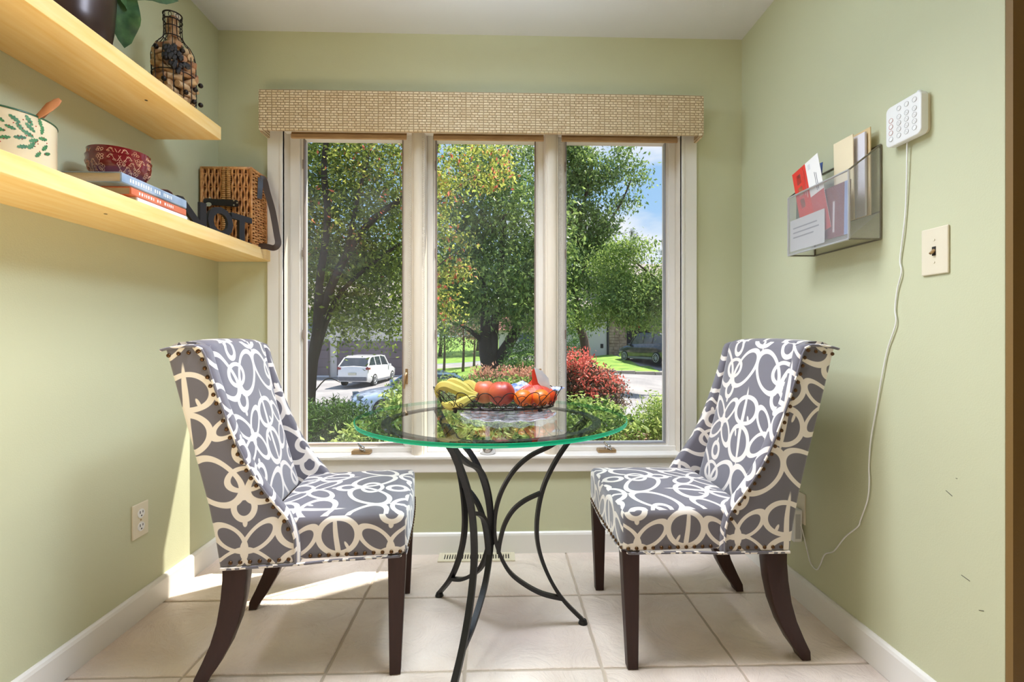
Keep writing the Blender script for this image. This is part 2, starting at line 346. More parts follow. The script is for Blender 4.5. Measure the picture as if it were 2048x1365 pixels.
# casing
bm=B(); YF=YB-.02
box(bm,-1.078,-1.006,YF,YB,.395,2.05,.003); box(bm,-1.020,-1.006,YF-.004,YB,.46,2.05,.002)
struct('trim_1',bm,M['white'])
bm=B(); box(bm,.880,.955,YF,YB,.395,2.05,.003); box(bm,.880,.894,YF-.004,YB,.46,2.05,.002); struct('trim_2',bm,M['white'])
struct('trim_3',box(B(),-1.006,.880,YF,YB,.388,.452,.004),M['white'])
struct('trim_4',box(B(),-1.078,.955,YB-.002,YB+.03,2.0,2.055,.003),M['white'])
struct('trim_5',box(B(),-1.012,.886,YB-.034,YB+.12,.452,.470,.005),M['white'])   # ledge
bm=B(); box(bm,OX0,OX0+.006,YB,YB+.16,.46,2.04); box(bm,OX1-.006,OX1,YB,YB+.16,.46,2.04); box(bm,OX0,OX1,YB,YB+.16,2.03,2.04); struct('trim_6',bm,M['jamb'])
def mull(x0,x1):
    bm=B(); xm=(x0+x1)/2; w=(x1-x0)/2
    prof=[(x0,YB+.15),(x0,YB+.012),(x0+.004,YB-.004)]+[(xm-w*.72*math.cos(t*PI/8),YB-.006-.014*math.sin(t*PI/8)) for t in range(9)]+[(x1-.004,YB-.004),(x1,YB+.012),(x1,YB+.15)]
    prism(bm,prof,'z',.470,2.03); return bm
struct('trim_7',mull(-.412,-.344),M['jamb'],smooth=True); struct('trim_8',mull(.224,.292),M['jamb'],smooth=True)
cells=[(-1.006,-.412,-.947,-.466,'pane_dusty'),(-.344,.224,-.305,.186,'pane_mid'),(.292,.880,.337,.836,'pane')]
GY=2.42
for n,(a,b_,ga,gb,pm) in enumerate(cells):
    bm=B()
    # outer stops and the sash itself
    box(bm,a,ga-.012,GY-.045,GY+.05,.470,2.03,.002); box(bm,gb+.012,b_,GY-.045,GY+.05,.470,2.03,.002)
    box(bm,a,b_,GY-.055,GY+.05,.470,.492,.002); box(bm,a,b_,GY-.03,GY+.05,2.012,2.03,.002)
    frame(bm,ga-.014,gb+.014,.490,2.014,.015,GY-.026,GY+.02)
    w=struct('window_%d'%(n+1),bm,M['white'])
    bm=B(); frame(bm,ga-.002,gb+.002,.500,2.006,.006,GY-.030,GY-.004,bev=.0015); obj('weatherstrip',bm,M['gasket'] if n!=2 else M['alu'],w)
    obj('pane',box(B(),ga,gb,GY-.003,GY+.002,.503,2.008),M[pm],w)
    # crank operator on the ledge
    if n==0: px_=723
    elif n==2: px_=1213
    else: px_=None
    if px_:
        c=at(px_,908,2.335); cx=c.x
        cr_=obj('crank_operator',box(B(),cx-.045,cx+.045,2.318,2.362,.4705,.488,.005),M['brass'],w)
        bm=B(); tube(bm,[(cx,2.335,.487),(cx,2.33,.500)],.010,10); tube(bm,[(cx+.006,2.326,.502),(cx-.014,2.320,.524)],[.009,.004],8); ball(bm,(cx+.009,2.322,.500),.011); tube(bm,[(cx+.009,2.322,.503),(cx+.02,2.316,.486)],[.006,.004],8)
        obj('crank_handle',bm,M['chrome'],cr_,smooth=True)
    # lock levers on the right hand stile
    if n<2:
        lx=gb+.022
        bm=B(); box(bm,lx-.006,lx+.006,GY-.052,GY-.044,.80,.875,.002); tube(bm,[(lx,GY-.055,.855),(lx-.004,GY-.066,.84),(lx-.008,GY-.070,.78)],[.006,.006,.003],6); obj('lock_lever',bm,M['brass'],w,smooth=True)
    for z in (.62,.9,1.25,1.6,1.85):
        if n==2: continue
    bm=B()
    for z in (1.02,1.42,1.85): box(bm,ga-.004,ga+.001,GY-.036,GY-.026,z,z+.045,.001)
    obj('screen_clip',bm,M['gasket'],w,kind='stuff')
# roller shades tucked under the valance: fabric tube, hem bar, bead chain
M['shade']=mat('tan_shade_fabric',sr(176,140,100),.8,bump=.4,bscale=260,col2=sr(198,164,120),vscale=30,stretch=(.4,1,6))
M['bead']=mat('bead_chain',sr(225,222,214),.35)
for k,(u0,u1,ch,lab) in enumerate(((580,812,820,'tan roller shade rolled up over the left window pane'),(866,1088,848,'tan roller shade rolled up over the middle window pane'),(1124,1357,1121,'tan roller shade rolled up over the right window pane'))):
    x0=at(u0,280,2.30).x; x1=at(u1,280,2.30).x
    t=thing('roller_shade',lab,'shade',((x0+x1)/2,2.30,2.03))
    w=(x1-x0)/2
    bm=B(); tube(bm,[(-w,0,.03),(w,0,.03)],.026,14); obj('roll',bm,M['shade'],t,smooth=True)
    obj('shade_cloth',box(B(),-w,w,.016,.019,-.052,.03),M['shade'],t)
    obj('hem_bar',box(B(),-w,w,.006,.020,-.062,-.040,.003),M['shade'],t)
    xc=at(ch,500,2.285).x-(x0+x1)/2
    bm=B()
    for z in np.arange(.66-2.03,.03,.0105):
        for dx in (-.0035,.0035):
            rr=bmesh.ops.create_icosphere(bm,subdivisions=1,radius=.0022)
            for v in rr['verts']: v.co+=Vector((xc+dx,-.020,float(z)+(0 if dx<0 else .004)))
    obj('bead_chain',bm,M['bead'],t,kind='stuff',smooth=True)
# valance
def weave():
    m=bpy.data.materials.new('woven_natural_valance'); m.use_nodes=True; nt=m.node_tree; b=nt.nodes['Principled BSDF']; L=nt.links.new
    tc=N(nt,'TexCoord'); mp=N(nt,'Mapping'); L(tc.outputs['Object'],mp.inputs[0]); sx=N(nt,'SeparateXYZ'); L(mp.outputs[0],sx.inputs[0]); cb=N(nt,'CombineXYZ'); L(sx.outputs['X'],cb.inputs[0]); L(sx.outputs['Z'],cb.inputs[1])
    br=N(nt,'TexBrick'); br.offset=0; br.inputs['Scale'].default_value=1; br.inputs['Brick Width'].default_value=.0265; br.inputs['Row Height'].default_value=.0115; br.inputs['Mortar Size'].default_value=.0030; br.inputs['Mortar Smooth'].default_value=1; br.squash=.75; br.squash_frequency=2
    br.inputs['Color1'].default_value=sr(226,208,176); br.inputs['Color2'].default_value=sr(208,186,150); br.inputs['Mortar'].default_value=sr(176,148,112)
    nz=N(nt,'TexNoise'); nz.inputs['Scale'].default_value=60; ad=N(nt,'VectorMath',operation='MULTIPLY_ADD'); ad.inputs[1].default_value=(.006,.002,0); L(cb.outputs[0],nz.inputs['Vector']); L(nz.outputs['Color'],ad.inputs[0]); L(cb.outputs[0],ad.inputs[2]); L(ad.outputs[0],br.inputs['Vector'])
    wv=N(nt,'TexWave',bands_direction='X'); wv.inputs['Scale'].default_value=30; wv.inputs['Distortion'].default_value=1; L(cb.outputs[0],wv.inputs['Vector'])
    mx=N(nt,'MixRGB',blend_type='MULTIPLY'); mx.inputs[0].default_value=.0; L(br.outputs['Color'],mx.inputs[1]); L(wv.outputs['Color'],mx.inputs[2])
    hs=N(nt,'HueSaturation'); hs.inputs['Value'].default_value=1.12; L(mx.outputs[0],hs.inputs['Color']); L(hs.outputs[0],b.inputs['Base Color']); b.inputs['Roughness'].default_value=.8
    bp=N(nt,'Bump'); bp.inputs['Strength'].default_value=.9; bp.inputs['Distance'].default_value=.004; bp.invert=True; L(br.outputs['Fac'],bp.inputs['Height']); L(bp.outputs[0],b.inputs['Normal'])
    return m
M['weave']=weave()
VY=2.212; VX0,VX1,VZ0,VZ1=-1.079,.954,1.964,2.150
t=thing('woven_valance','long tan woven box valance across the top of the window','valance',((VX0+VX1)/2,VY,VZ0))
w=(VX1-VX0)/2
obj('front_board',rboxmesh(w,.008,(VZ1-VZ0)/2,.006,6,lambda p:p+Vector((0,.008,(VZ1-VZ0)/2))),M['weave'],t,smooth=True)
for s in (-1,1): obj('side_return',box(B(),s*w-(.014 if s>0 else 0),s*w+(.014 if s<0 else 0),.014,YB-VY-.0,-.004,VZ1-VZ0,.003),M['weave'],t)
obj('top_board',box(B(),-w+.014,w-.014,.014,YB-VY,VZ1-VZ0-.016,VZ1-VZ0-.002),M['white'],t)
# ---------------------------------------------------------------- floor register
t=thing('floor_register','cream slotted metal heating register in the floor under the window','vent',(-.098,2.262,0))
bm=B(); X=.178; Yd=.044
for a in ((-X,-X+.022,-Yd,Yd),(X-.022,X,-Yd,Yd),(-X+.022,X-.022,-Yd,-Yd+.02),(-X+.022,X-.022,Yd-.02,Yd)): box(bm,a[0],a[1],a[2],a[3],.0005,.0065,.0015)
obj('rim',bm,M['ivory'],t); obj('duct',box(B(),-X+.02,X-.02,-Yd+.018,Yd-.018,.0004,.0014),M['dark'],t)
nS=26; pr=None
for k in range(nS+1):
    x=-X+.024+(2*X-.048)*k/nS
    if pr is None: pr=obj('slat',box(B(),-.0032,.0032,-Yd+.019,Yd-.019,.001,.0055),M['ivory'],t); o=pr
    else: o=pr.copy(); C.objects.link(o)
    o.location=(x,0,0)
# ---------------------------------------------------------------- outlet, switch
def vrect(bm,w,hh,d,bev=.002): return box(bm,-w/2,w/2,-d,0,-hh/2,hh/2,bev)
t=thing('wall_outlet','ivory duplex power outlet low on the left wall','outlet',(XL,1.812,.360),PI/2)
obj('cover_plate',vrect(B(),.078,.124,.006,.0025),M['ivory'],t)
for dz in (.024,-.024):
    bm=B(); tube(bm,[(0,-.0055,dz),(0,-.0085,dz)],.0165,20); f=obj('socket',bm,M['whitepl'],t,smooth=True)
    bm=B(); box(bm,-.008,-.0055,-.0092,-.0075,dz+.0,dz+.010); box(bm,.0055,.008,-.0092,-.0075,dz+.001,dz+.009); tube(bm,[(0,-.0075,dz-.008),(0,-.0092,dz-.008)],.0028,8); obj('slot',bm,M['dark'],f)
obj('screw',tube(B(),[(0,-.0055,0),(0,-.0075,0)],.003,8),M['brass'],t)
t=thing('light_switch','single ivory toggle light switch on the right wall','light switch',(XR,1.272,1.262),-PI/2)
obj('cover_plate',vrect(B(),.080,.127,.0065,.003),M['ivory'],t)
obj('toggle_slot',box(B(),-.0055,.0055,-.0075,-.006,-.012,.012),M['dark'],t)
bm=B(); tube(bm,[(0,-.006,.002),(0,-.017,-.007)],[.005,.0038],8); obj('toggle',bm,M['brass'],t,smooth=True)
for dz in (.030,-.030): obj('screw',tube(B(),[(0,-.006,dz),(0,-.0078,dz)],.003,8),M['ivory'],t)
t=thing('wall_outlet','outlet low on the right wall beside the right chair back','outlet',(XR,1.86,.365),-PI/2)
obj('cover_plate',vrect(B(),.070,.118,.005,.002),M['ivory'],t)
# ---------------------------------------------------------------- chairs
def make_chair(label,loc,rz):
    t=thing('dining_chair',label,'chair',loc,rz,None)
    fab=M['fabric']
    # seat: domed cushion block, wider at the front
    hx,hy,hz=.205,.252,.066
    def fn(p):
        x,y,z=p; k=1-(.5-.5*x/hx)*.05; y2=y*k
        if z>0: z=z+(.022*(1-(x/hx)**2*.8)*(1-(y/hy)**2))*(z/hz)
        x2=x+(.008*(1-(y/hy)**2) if x>0 else 0)
        return Vector((x2+.103,y2,z+.428))
    bm=rboxmesh(hx,hy,hz,.020,16,fn); uvbox(bm,.04,.02); obj('seat',bm,fab,t,smooth='all')
    # inner back cushion
    def fb(p):
        x,y,z=p; tz=(z+.265)/.53
        z2=.455+tz*.562+ .008*(1-(y/.222)**2)*max(0,tz-.6)/.4
        xc=-.165-.135*tz-.010*math.sin(PI*tz); 
        if x>0: x=x+.016*math.sin(PI*min(1,max(0,tz)))*(1-(y/.222)**2)
        return Vector((xc+x,y,z2))
    bm=rboxmesh(.045,.222,.265,.026,16,fb); uvbox(bm,.11,.09); obj('backrest',bm,fab,t,smooth='all')
    # outer back shell
    outer=[(-.219,.362),(-.232,.45),(-.249,.54),(-.278,.66),(-.306,.77),(-.331,.87),(-.352,.955),(-.360,1.0)]
    bm=B(); prism(bm,[(x+.03,z) for x,z in outer]+[(x,z) for x,z in outer[::-1]],'y',-.235,.235,.004); uvbox(bm,.02,.0); obj('back_panel',bm,fab,t)
    # wings
    front=[(0,.362),(0,.40),(-.003,.44),(-.012,.475),(-.030,.506),(-.055,.538),(-.085,.578),(-.115,.625),(-.140,.672),(-.163,.725),(-.186,.785),(-.207,.845),(-.226,.905),(-.240,.955),(-.247,.985),(-.256,1.002)]
    topl=[(-.275,1.010),(-.31,1.009),(-.345,1.003),(-.363,.998)]
    prof=front+topl+outer[::-1][1:]
    for s in (-1,1):
        bm=B(); prism(bm,prof,'y',s*.257,s*.217,.011,4); uvl_=bm.loops.layers.uv.verify()
        for f_ in bm.faces:
            for l_ in f_.loops: q_=l_.vert.co; l_[uvl_].uv=(q_.x+.257-abs(q_.y)+(.15 if s<0 else .05),q_.z-.012)
        w=obj('wing',bm,fab,t,smooth=True)
        # piping follows front and top edge near the outer face
        path=[(x-.010,s*.2575,z-(0 if z<.98 else .006)) for x,z in front+topl]
        bm=B(); tube(bm,path,.0042,6); uvl_=bm.loops.layers.uv.verify()
        for f_ in bm.faces:
            for l_ in f_.loops: q_=l_.vert.co; l_[uvl_].uv=(q_.x+.03,q_.z+.05)
        obj('piping',bm,fab,w,smooth=True)
    # top roll joining the wings over the back
    bm=B(); tube(bm,[(-.318,-.235+.47*k/10,1.000+.006*(1-((k-5)/5)**2)) for k in range(11)],[.040]*11,14)
    for v in bm.verts: v.co.z=1.000+(v.co.z-1.000)*.42; v.co.x=-.312+(v.co.x+.318)*1.12
    uvbox(bm); obj('top_roll',bm,fab,t,smooth=True)
    # bottom welt
    def yw(x): return .253-(.103+.205-x)/.41*.0125
    pth=[(-.215,-.258,.361),(0,-.258,.361),(.10,-.250,.362),(.285,-.250,.362),(.305,-.235,.362),(.314,0,.362),(.305,.235,.362),(.285,.250,.362),(.10,.250,.362),(0,.258,.361),(-.215,.258,.361)]
    bm=B(); tube(bm,pth,.0048,6); uvbox(bm); obj('bottom_welt',bm,fab,t,smooth=True)
    # nailheads: one joined trim part (each is only a few pixels across)
    bm=B()
    def walk(path,step,cb):
        acc=0; 
        for a,b_ in zip(path,path[1:]):
            a=Vector(a); b_=Vector(b_); L_=(b_-a).length; s_=step-acc
            while s_<=L_: cb(a.lerp(b_,s_/L_)); s_+=step
            acc=L_-(s_-step)
    def nail(p,n):
        q=Vector(n).to_track_quat('Z','Y').to_matrix().to_4x4(); q.translation=Vector(p)
        prof=[(.0062,0),(.0056,.0022),(.0034,.004),(0,.0046)]; st=len(bm.verts); lathe(bm,prof,8); bm.verts.ensure_lookup_table()
        bmesh.ops.transform(bm,matrix=q,verts=bm.verts[st:])
    for s in (-1,1):
        walk([(x-.021,0,z) for x,z in front if z>.40]+[(x-.0,0,z-.024) for x,z in topl],.0265,lambda p:nail((p.x,s*.2572,p.z),(0,s,0)))
        walk([(-.215,0,.377),(-.012,0,.377)],.0265,lambda p:nail((p.x,s*.2572,p.z),(0,s,0)))
        walk([(.002,0,.377),(.303,0,.377)],.0262,lambda p:nail((p.x,s*(.2405+.0115*(p.x+.102)/.41),p.z),(0,s,0)))
    walk([(0,-.235,.377),(0,.245,.377)],.0265,lambda p:nail((.308+.008*(1-(p.y/.252)**2),p.y,.377),(1,0,0)))
    walk([(0,-.24,.377),(0,.25,.377)],.0265,lambda p:nail((-.2205,p.y,.377),(-1,0,0)))
    obj('nailhead_trim',bm,M['nail'],t,smooth=True,kind='stuff')
    # legs
    for s in (-1,1):
        bm=B()
        a=[(.258,.002),(.291,.002),(.308,.366),(.253,.366)]
        prism(bm,a,'y',s*.245,s*.200,.003)
        for v in bm.verts:
            k=v.co.z/.366; cy=s*.2225; v.co.y=cy+(v.co.y-cy)*(.74+.26*k)+s*.012*(1-0)-s*.010*k
        obj('leg',bm,M['espresso'],t); 
        bm=B(); f=[(-.150,.372),(-.152,.32),(-.160,.26),(-.176,.19),(-.203,.12),(-.236,.06),(-.268,.016),(-.274,.002)]
        r_=[(-.302,.002),(-.300,.03),(-.278,.075),(-.254,.13),(-.236,.19),(-.224,.26),(-.218,.32),(-.217,.372)]
        prism(bm,f+r_,'y',s*.243,s*.196,.003)
        for v in bm.verts: v.co.y-=s*.012*(1-v.co.z/.37)
        obj('leg',bm,M['espresso'],t,smooth=True)
    return t
chL=make_chair('patterned wingback dining chair left of the table under the shelves',(-.615,1.698,0),math.radians(6.8))
chR=make_chair('patterned wingback dining chair right of the table beside the switch wall',(.69,1.735,0),math.radians(180.5))
# ---------------------------------------------------------------- table
TX,TY,TZ=-.02,1.68,.76
t=thing('glass_table','round glass-top bistro table on a curved black iron base','table',(TX,TY,0))
RT=.457
bm=B(); lathe(bm,[(0,TZ),(RT-.003,TZ)],128); obj('glass_top',bm,M['tabletop'],t,smooth=True)
bm=B(); lathe(bm,[(0,TZ-.0125),(RT-.003,TZ-.0125)],128); u=obj('glass_underside',bm,M['under'],t,smooth=True)
def edgeglass():
    m=bpy.data.materials.new('green_glass_edge'); m.use_nodes=True; nt=m.node_tree; b=nt.nodes['Principled BSDF']; L=nt.links.new
    b.inputs['Base Color'].default_value=sr(6,116,80); b.inputs['Roughness'].default_value=.08; b.inputs['Specular IOR Level'].default_value=.8
    tr=N(nt,'BsdfTranslucent'); tr.inputs[0].default_value=(.02,.85,.45,1); mx=N(nt,'MixShader'); mx.inputs[0].default_value=.42; L(b.outputs[0],mx.inputs[1]); L(tr.outputs[0],mx.inputs[2]); g=N(nt,'NewGeometry'); tp=N(nt,'BsdfTransparent'); tp.inputs[0].default_value=(.70,.95,.84,1); mf=N(nt,'Math',operation='MULTIPLY'); mf.inputs[1].default_value=.85; L(g.outputs['Backfacing'],mf.inputs[0]); m3=N(nt,'MixShader'); L(mf.outputs[0],m3.inputs[0]); L(mx.outputs[0],m3.inputs[1]); L(tp.outputs[0],m3.inputs[2]); L(m3.outputs[0],nt.nodes['Material Output'].inputs[0]); return m
M['gedge']=edgeglass()
bm=B(); lathe(bm,[(RT-.003,TZ),(RT-.0006,TZ-.001),(RT,TZ-.004),(RT,TZ-.0085),(RT-.0006,TZ-.0115),(RT-.003,TZ-.0125)],128); obj('polished_edge',bm,M['gedge'],t,smooth=True)
bm=B(); NN=64; RR=.358
tube(bm,[(RR*math.cos(2*PI*k/NN),RR*math.sin(2*PI*k/NN),.742) for k in range(NN)],1,closed=True,flat=(.008,.028),up=(0,0,1)); obj('support_ring',bm,M['iron'],t,smooth=True)
def smoothp(pts,n=6):
    P=[Vector(p) for p in pts]; o=[]
    for i in range(len(P)-1):
        p0=P[max(i-1,0)];p1=P[i];p2=P[i+1];p3=P[min(i+2,len(P)-1)]
        for k in range(n):
            s=k/n; o.append(.5*((2*p1)+(-p0+p2)*s+(2*p0-5*p1+4*p2-p3)*s*s+(-p0+3*p1-3*p2+p3)*s**3))
    o.append(P[-1]); return o
outer_=[(.352,.738),(.310,.698),(.268,.645),(.226,.585),(.190,.516),(.169,.445),(.159,.367),(.163,.300),(.182,.230),(.217,.153),(.262,.085),(.33,.012)]
inner_=[(.338,.738),(.285,.690),(.212,.645),(.137,.612),(.082,.568),(.043,.512),(.020,.456),(.009,.396),(.010,.335),(.028,.272),(.063,.208),(.117,.160),(.180,.122),(.252,.098)]
third_=[(.172,.478),(.117,.456),(.074,.424),(.044,.376),(.028,.320),(.022,.278)]
for ang in (9,130,250):
    a=math.radians(ang)
    bm=B(); tg=(-math.sin(a),math.cos(a),0)
    for cur,wd in ((outer_,.020),(inner_,.018),(third_,.016)):
        pts=[(p.x*math.cos(a),p.x*math.sin(a),p.y) for p in smoothp([(x,z,0) for x,z in cur],5)]
        tube(bm,pts,1,flat=(wd,.0125),up=tg)
    l=obj('leg',bm,M['iron'],t,smooth=True)
    bm=B(); tube(bm,[(.330*math.cos(a),.330*math.sin(a),.0005),(.330*math.cos(a),.330*math.sin(a),.013)],[.017,.013],12); obj('foot',bm,M['iron'],l,smooth=True)
bm=B(); tube(bm,[(0,0,.31),(0,0,.42)],.008,10); obj('hub',bm,M['iron'],t,smooth=True)
# ---------------------------------------------------------------- shelves
def atX(u,v,X):
    c,s=math.cos(YAW),math.sin(YAW); x=(u-1024)/968; z=-(v-674.5)/968; r=(x*c+s,-x*s+c,z); t=X/r[0]; return Vector((X,r[1]*t,H0+r[2]*t))
SXF=-1.063; ZL=1.433; ZU=1.837
def shelf(label,y0,y1,zt,hx,hy):
    t=thing('floating_shelf',label,'shelf',(XL,(y0+y1)/2,zt-.05)); w=(y1-y0)/2
    obj('board',box(B(),0,SXF-XL,-w,w,0,.05,.0018),M['maple'],t)
    bm=B()
    for x,y in ((hx,hy),(hx,hy-.8)): tube(bm,[(x,y-(y0+y1)/2,-.0006),(x,y-(y0+y1)/2,.002)],.0045,10)
    obj('screw_hole',bm,M['screw'],t,kind='stuff')
shelf('upper honey maple floating shelf holding the cork cage and plant pot',.55,1.893,ZU,.19,1.58)
shelf('lower honey maple floating shelf holding the wicker basket, books and crock',.62,2.306,ZL,.19,1.42)
# ---- wicker basket
M['wick']=mat('wicker_cane',sr(186,122,66),.45,col2=sr(222,164,98),vscale=60,coat=.2)
M['wickd']=mat('wicker_core',sr(92,54,26),.7)
M['cane']=mat('bound_cane',sr(206,158,92),.45,col2=sr(182,130,70),vscale=50)
M['leather']=mat('black_leather',sr(30,28,30),.4); M['straps']=mat('dark_brown_strap',sr(66,54,50),.38,spec=.6)
bx0,bx1,by0,by1=-1.298,-1.083,2.160,2.300; bh=.345
t=thing('wicker_basket','tall brown wicker basket with strap at the window end of the lower shelf','basket',((bx0+bx1)/2,(by0+by1)/2,ZL))
wx=(bx1-bx0)/2; wy=(by1-by0)/2
obj('core',box(B(),-wx+.008,wx-.008,-wy+.008,wy-.008,.002,bh-.006,.004),M['wickd'],t)
bm=B()
for k in range(17):
    x=-wx+.006+(2*wx-.012)*k/16
    if abs(x)<.020: continue
    ph=PI*(k%2)
    tube(bm,[(x+.0022*math.sin(z*95+ph),-wy+.003-.0035*math.cos(z*95+ph),z) for z in np.linspace(.004,bh-.006,36)],.0050,5)
for z in np.linspace(.03,bh-.03,6): tube(bm,[(-wx+.004,-wy+.005,z),(wx-.004,-wy+.005,z)],.0032,5)
obj('front_weave',bm,M['wick'],t,smooth='all',kind='stuff')
bm=B()
for k in range(31):
    z=.008+(bh-.018)*k/30; ph=PI*(k%2)
    for s in (1,-1): tube(bm,[(s*(wx-.004+.0045*math.cos((y+wy)*150+ph)),y,z+.002*math.sin(y*60+k)) for y in np.linspace(-wy+.004,wy-.004,22)],.0043,5)
for y in np.linspace(-wy+.012,wy-.012,6):
    for s in (1,-1): tube(bm,[(s*(wx-.004),y,.004),(s*(wx-.004),y,bh-.006)],.0036,5)
obj('side_weave',bm,M['wick'],t,smooth='all',kind='stuff')
bm=B()
for x in (-.010,.010):
    tube(bm,[(x,-wy-.001,.004),(x,-wy-.001,bh-.004)],.007,8)
    for z in np.arange(.008,bh-.008,.0085): tube(bm,[(x+.0078*math.cos(a),-wy-.001+.0078*math.sin(a),float(z)+.002*math.sin(a)) for a in np.linspace(0,2*PI,9)[:-1]],.0035,4,closed=True)
obj('bound_seam',bm,M['cane'],t,smooth='all')
bm=B()
for z in (.006,bh-.006): tube(bm,[(-wx,-wy,z),(wx,-wy,z),(wx,wy,z),(-wx,wy,z)],.007,6,closed=True)
for x,y in ((wx,-wy),(-wx,-wy),(wx,wy),(-wx,wy)): tube(bm,[(x,y,.004),(x,y,bh-.004)],.006,6)
obj('rim',bm,M['wick'],t,smooth='all')
bm=B(); ol=[]
for k in range(28):
    a=2*PI*k/28; x=math.cos(a)*.075; r=.012+.011*abs(math.cos(a))**3; z=math.copysign(min(abs(math.sin(a)),1)**.6,math.sin(a))*r; ol.append((x,z))
prism(bm,[(x-.012,z*1.15+.182+x*-.05) for x,z in ol],'y',-wy-.024,-wy-.014,.002); f=obj('latch_plate',bm,M['leather'],t,smooth=True)
bm=B(); tube(bm,[(-.062,-wy-.026,.172),(-.062,-wy-.023,.172)],.013,16)
for v in bm.verts: v.co.z=.172+(v.co.z-.172)*.7
obj('oval_badge',bm,M['chrome'],f)
bm=B()
for x,z in ((.046,.190),(.060,.180),(.046,.170),(-.055,.200)): tube(bm,[(x,-wy-.026,z),(x,-wy-.023,z)],.0038,8)
obj('rivet',bm,M['chrome'],f,kind='stuff')
def ribbon(bm,pts,w,th,up):
    return tube(bm,smoothp(pts,8),1,flat=(th,w),up=up)
o_=t.location
P=[(wx+.010,-.012,bh-.03),(wx+.022,.0,bh-.035),(wx+.035,.004,bh-.09),(wx+.060,.0,.17),(wx+.088,-.02,.06),(wx+.098,-.03,.015),(wx+.082,-.035,-.004),(wx+.045,-.030,.003),(wx+.008,-.022,.006)]
bm=B(); ribbon(bm,P,.026,.0022,(0.30,-.95,.1)); obj('strap',bm,M['straps'],t,smooth=True)
bm=B(); ribbon(bm,[(wx+.010,-.010,bh-.028),(wx+.013,-.016,bh-.07),(wx+.010,-.018,bh-.125)],.020,.003,(.6,-.8,0)); obj('strap_tab',bm,M['leather'],t,smooth=True)
# ---- letters
t=thing('letter_sign','black cut-out NOT word sign standing in front of the wicker basket','sign',(-1.190,1.780,ZL),-math.atan2(.115,.36))
def letter(s,y0,w,hh):
    me2=textmesh(s,1,.5,.035); vs_=np.array([v.co[:] for v in me2.vertices]); mn=vs_.min(0); mx=vs_.max(0)
    me2.transform(Matrix.Translation((-mn[0],-mn[1],0))); me2.transform(Matrix.Diagonal((w/(mx[0]-mn[0]),hh/(mx[1]-mn[1]),.013,1)))
    me2.transform(Matrix.Rotation(PI/2,4,'X')); me2.transform(Matrix.Rotation(PI/2,4,'Z')); me2.transform(Matrix.Translation((0,y0,0))); return obj('letter',me2,M['black'],t)
letter('N',.034,.120,.118); letter('O',.160,.120,.122); letter('T',.272,.106,.114)
bm=B(); prism(bm,[(.0,.0),(.030,.0),(.034,.085),(.030,.105),(.018,.116),(.004,.108)],'x',-.0065,.0065,.003); obj('stroke',bm,M['black'],t)
obj('base_rail',box(B(),-.0068,.0068,.0,.376,0,.006),M['black'],t)
# ---- books
M['page']=mat('book_pages',sr(214,200,176),.8,bump=.5,bscale=30,stretch=(1,1,60))
M['bk1']=mat('grey_blue_cover',sr(112,134,158),.35,col2=sr(176,190,206),vscale=9); M['bk2']=mat('orange_red_cover',sr(208,104,66),.4,col2=sr(222,128,92),vscale=10); M['bk3']=mat('white_cover',sr(232,236,244),.35); M['navy']=mat('navy_cover',sr(44,66,104),.4)
M['ink']=mat('pale_print',sr(232,232,228),.5)
z=ZL; specs=[('thin white paperback, lowest of the three books under the red bowls',.014,-1.073,1.475,1.705,'bk3',0),('orange-red spined book in the middle of the stack under the red bowls',.024,-1.074,1.450,1.702,'bk2',.006),('thick grey-blue hardback on top of the stack under the red bowls',.030,-1.072,1.412,1.700,'bk1',.002)]
for lab,hh,xf,y0,y1,mm,r in specs:
    t=thing('book',lab,'book',(xf,(y0+y1)/2,z),r); w=(y1-y0)/2; D=.205
    obj('page_block',box(B(),-D+.004,-.004,-w+.005,w-.005,.002,hh-.002),M['page'],t)
    bm=B(); ct=.0022; prism(bm,[(-D,0),(-.003,0),(0,.003),(0,hh-.003),(-.003,hh),(-D,hh),(-D,hh-ct),(-.005,hh-ct),(-.005,ct),(-D,ct)],'y',-w,w); obj('cover',bm,M[mm],t)
    bm=B(); y=-w+.03; rr=random.Random(3+int(hh*1000))
    while y<w*.45 and hh>.02:
        l=rr.uniform(.004,.009); 
        if rr.random()>.15: box(bm,.0002,.0009,y,y+l*.7,hh*.32,hh*.68)
        y+=l+.003
    if len(bm.verts): obj('spine_print',bm,M['ink'],t,kind='stuff')
    else: bm.free()
    z+=hh+.0003
ZB=z
# leather notebook
t=thing('leather_notebook','brown leather notebook with a curled cover beside the red bowls','notebook',(-1.155,1.655,ZB))
M['brleather']=mat('brown_leather',sr(104,58,40),.4,bump=.2,bscale=200)
obj('page_block',box(B(),-.07,.045,-.030,.022,.0005,.008,.002),M['page'],t)
bm=B(); pth=[(-.032,.002),(-.020,.016),(0,.020),(.020,.017),(.030,.008),(.040,.001)]; prism(bm,pth+[(y,z_+.0022) for y,z_ in pth[::-1]],'x',-.072,.050); obj('cover',bm,M['brleather'],t,smooth=True)
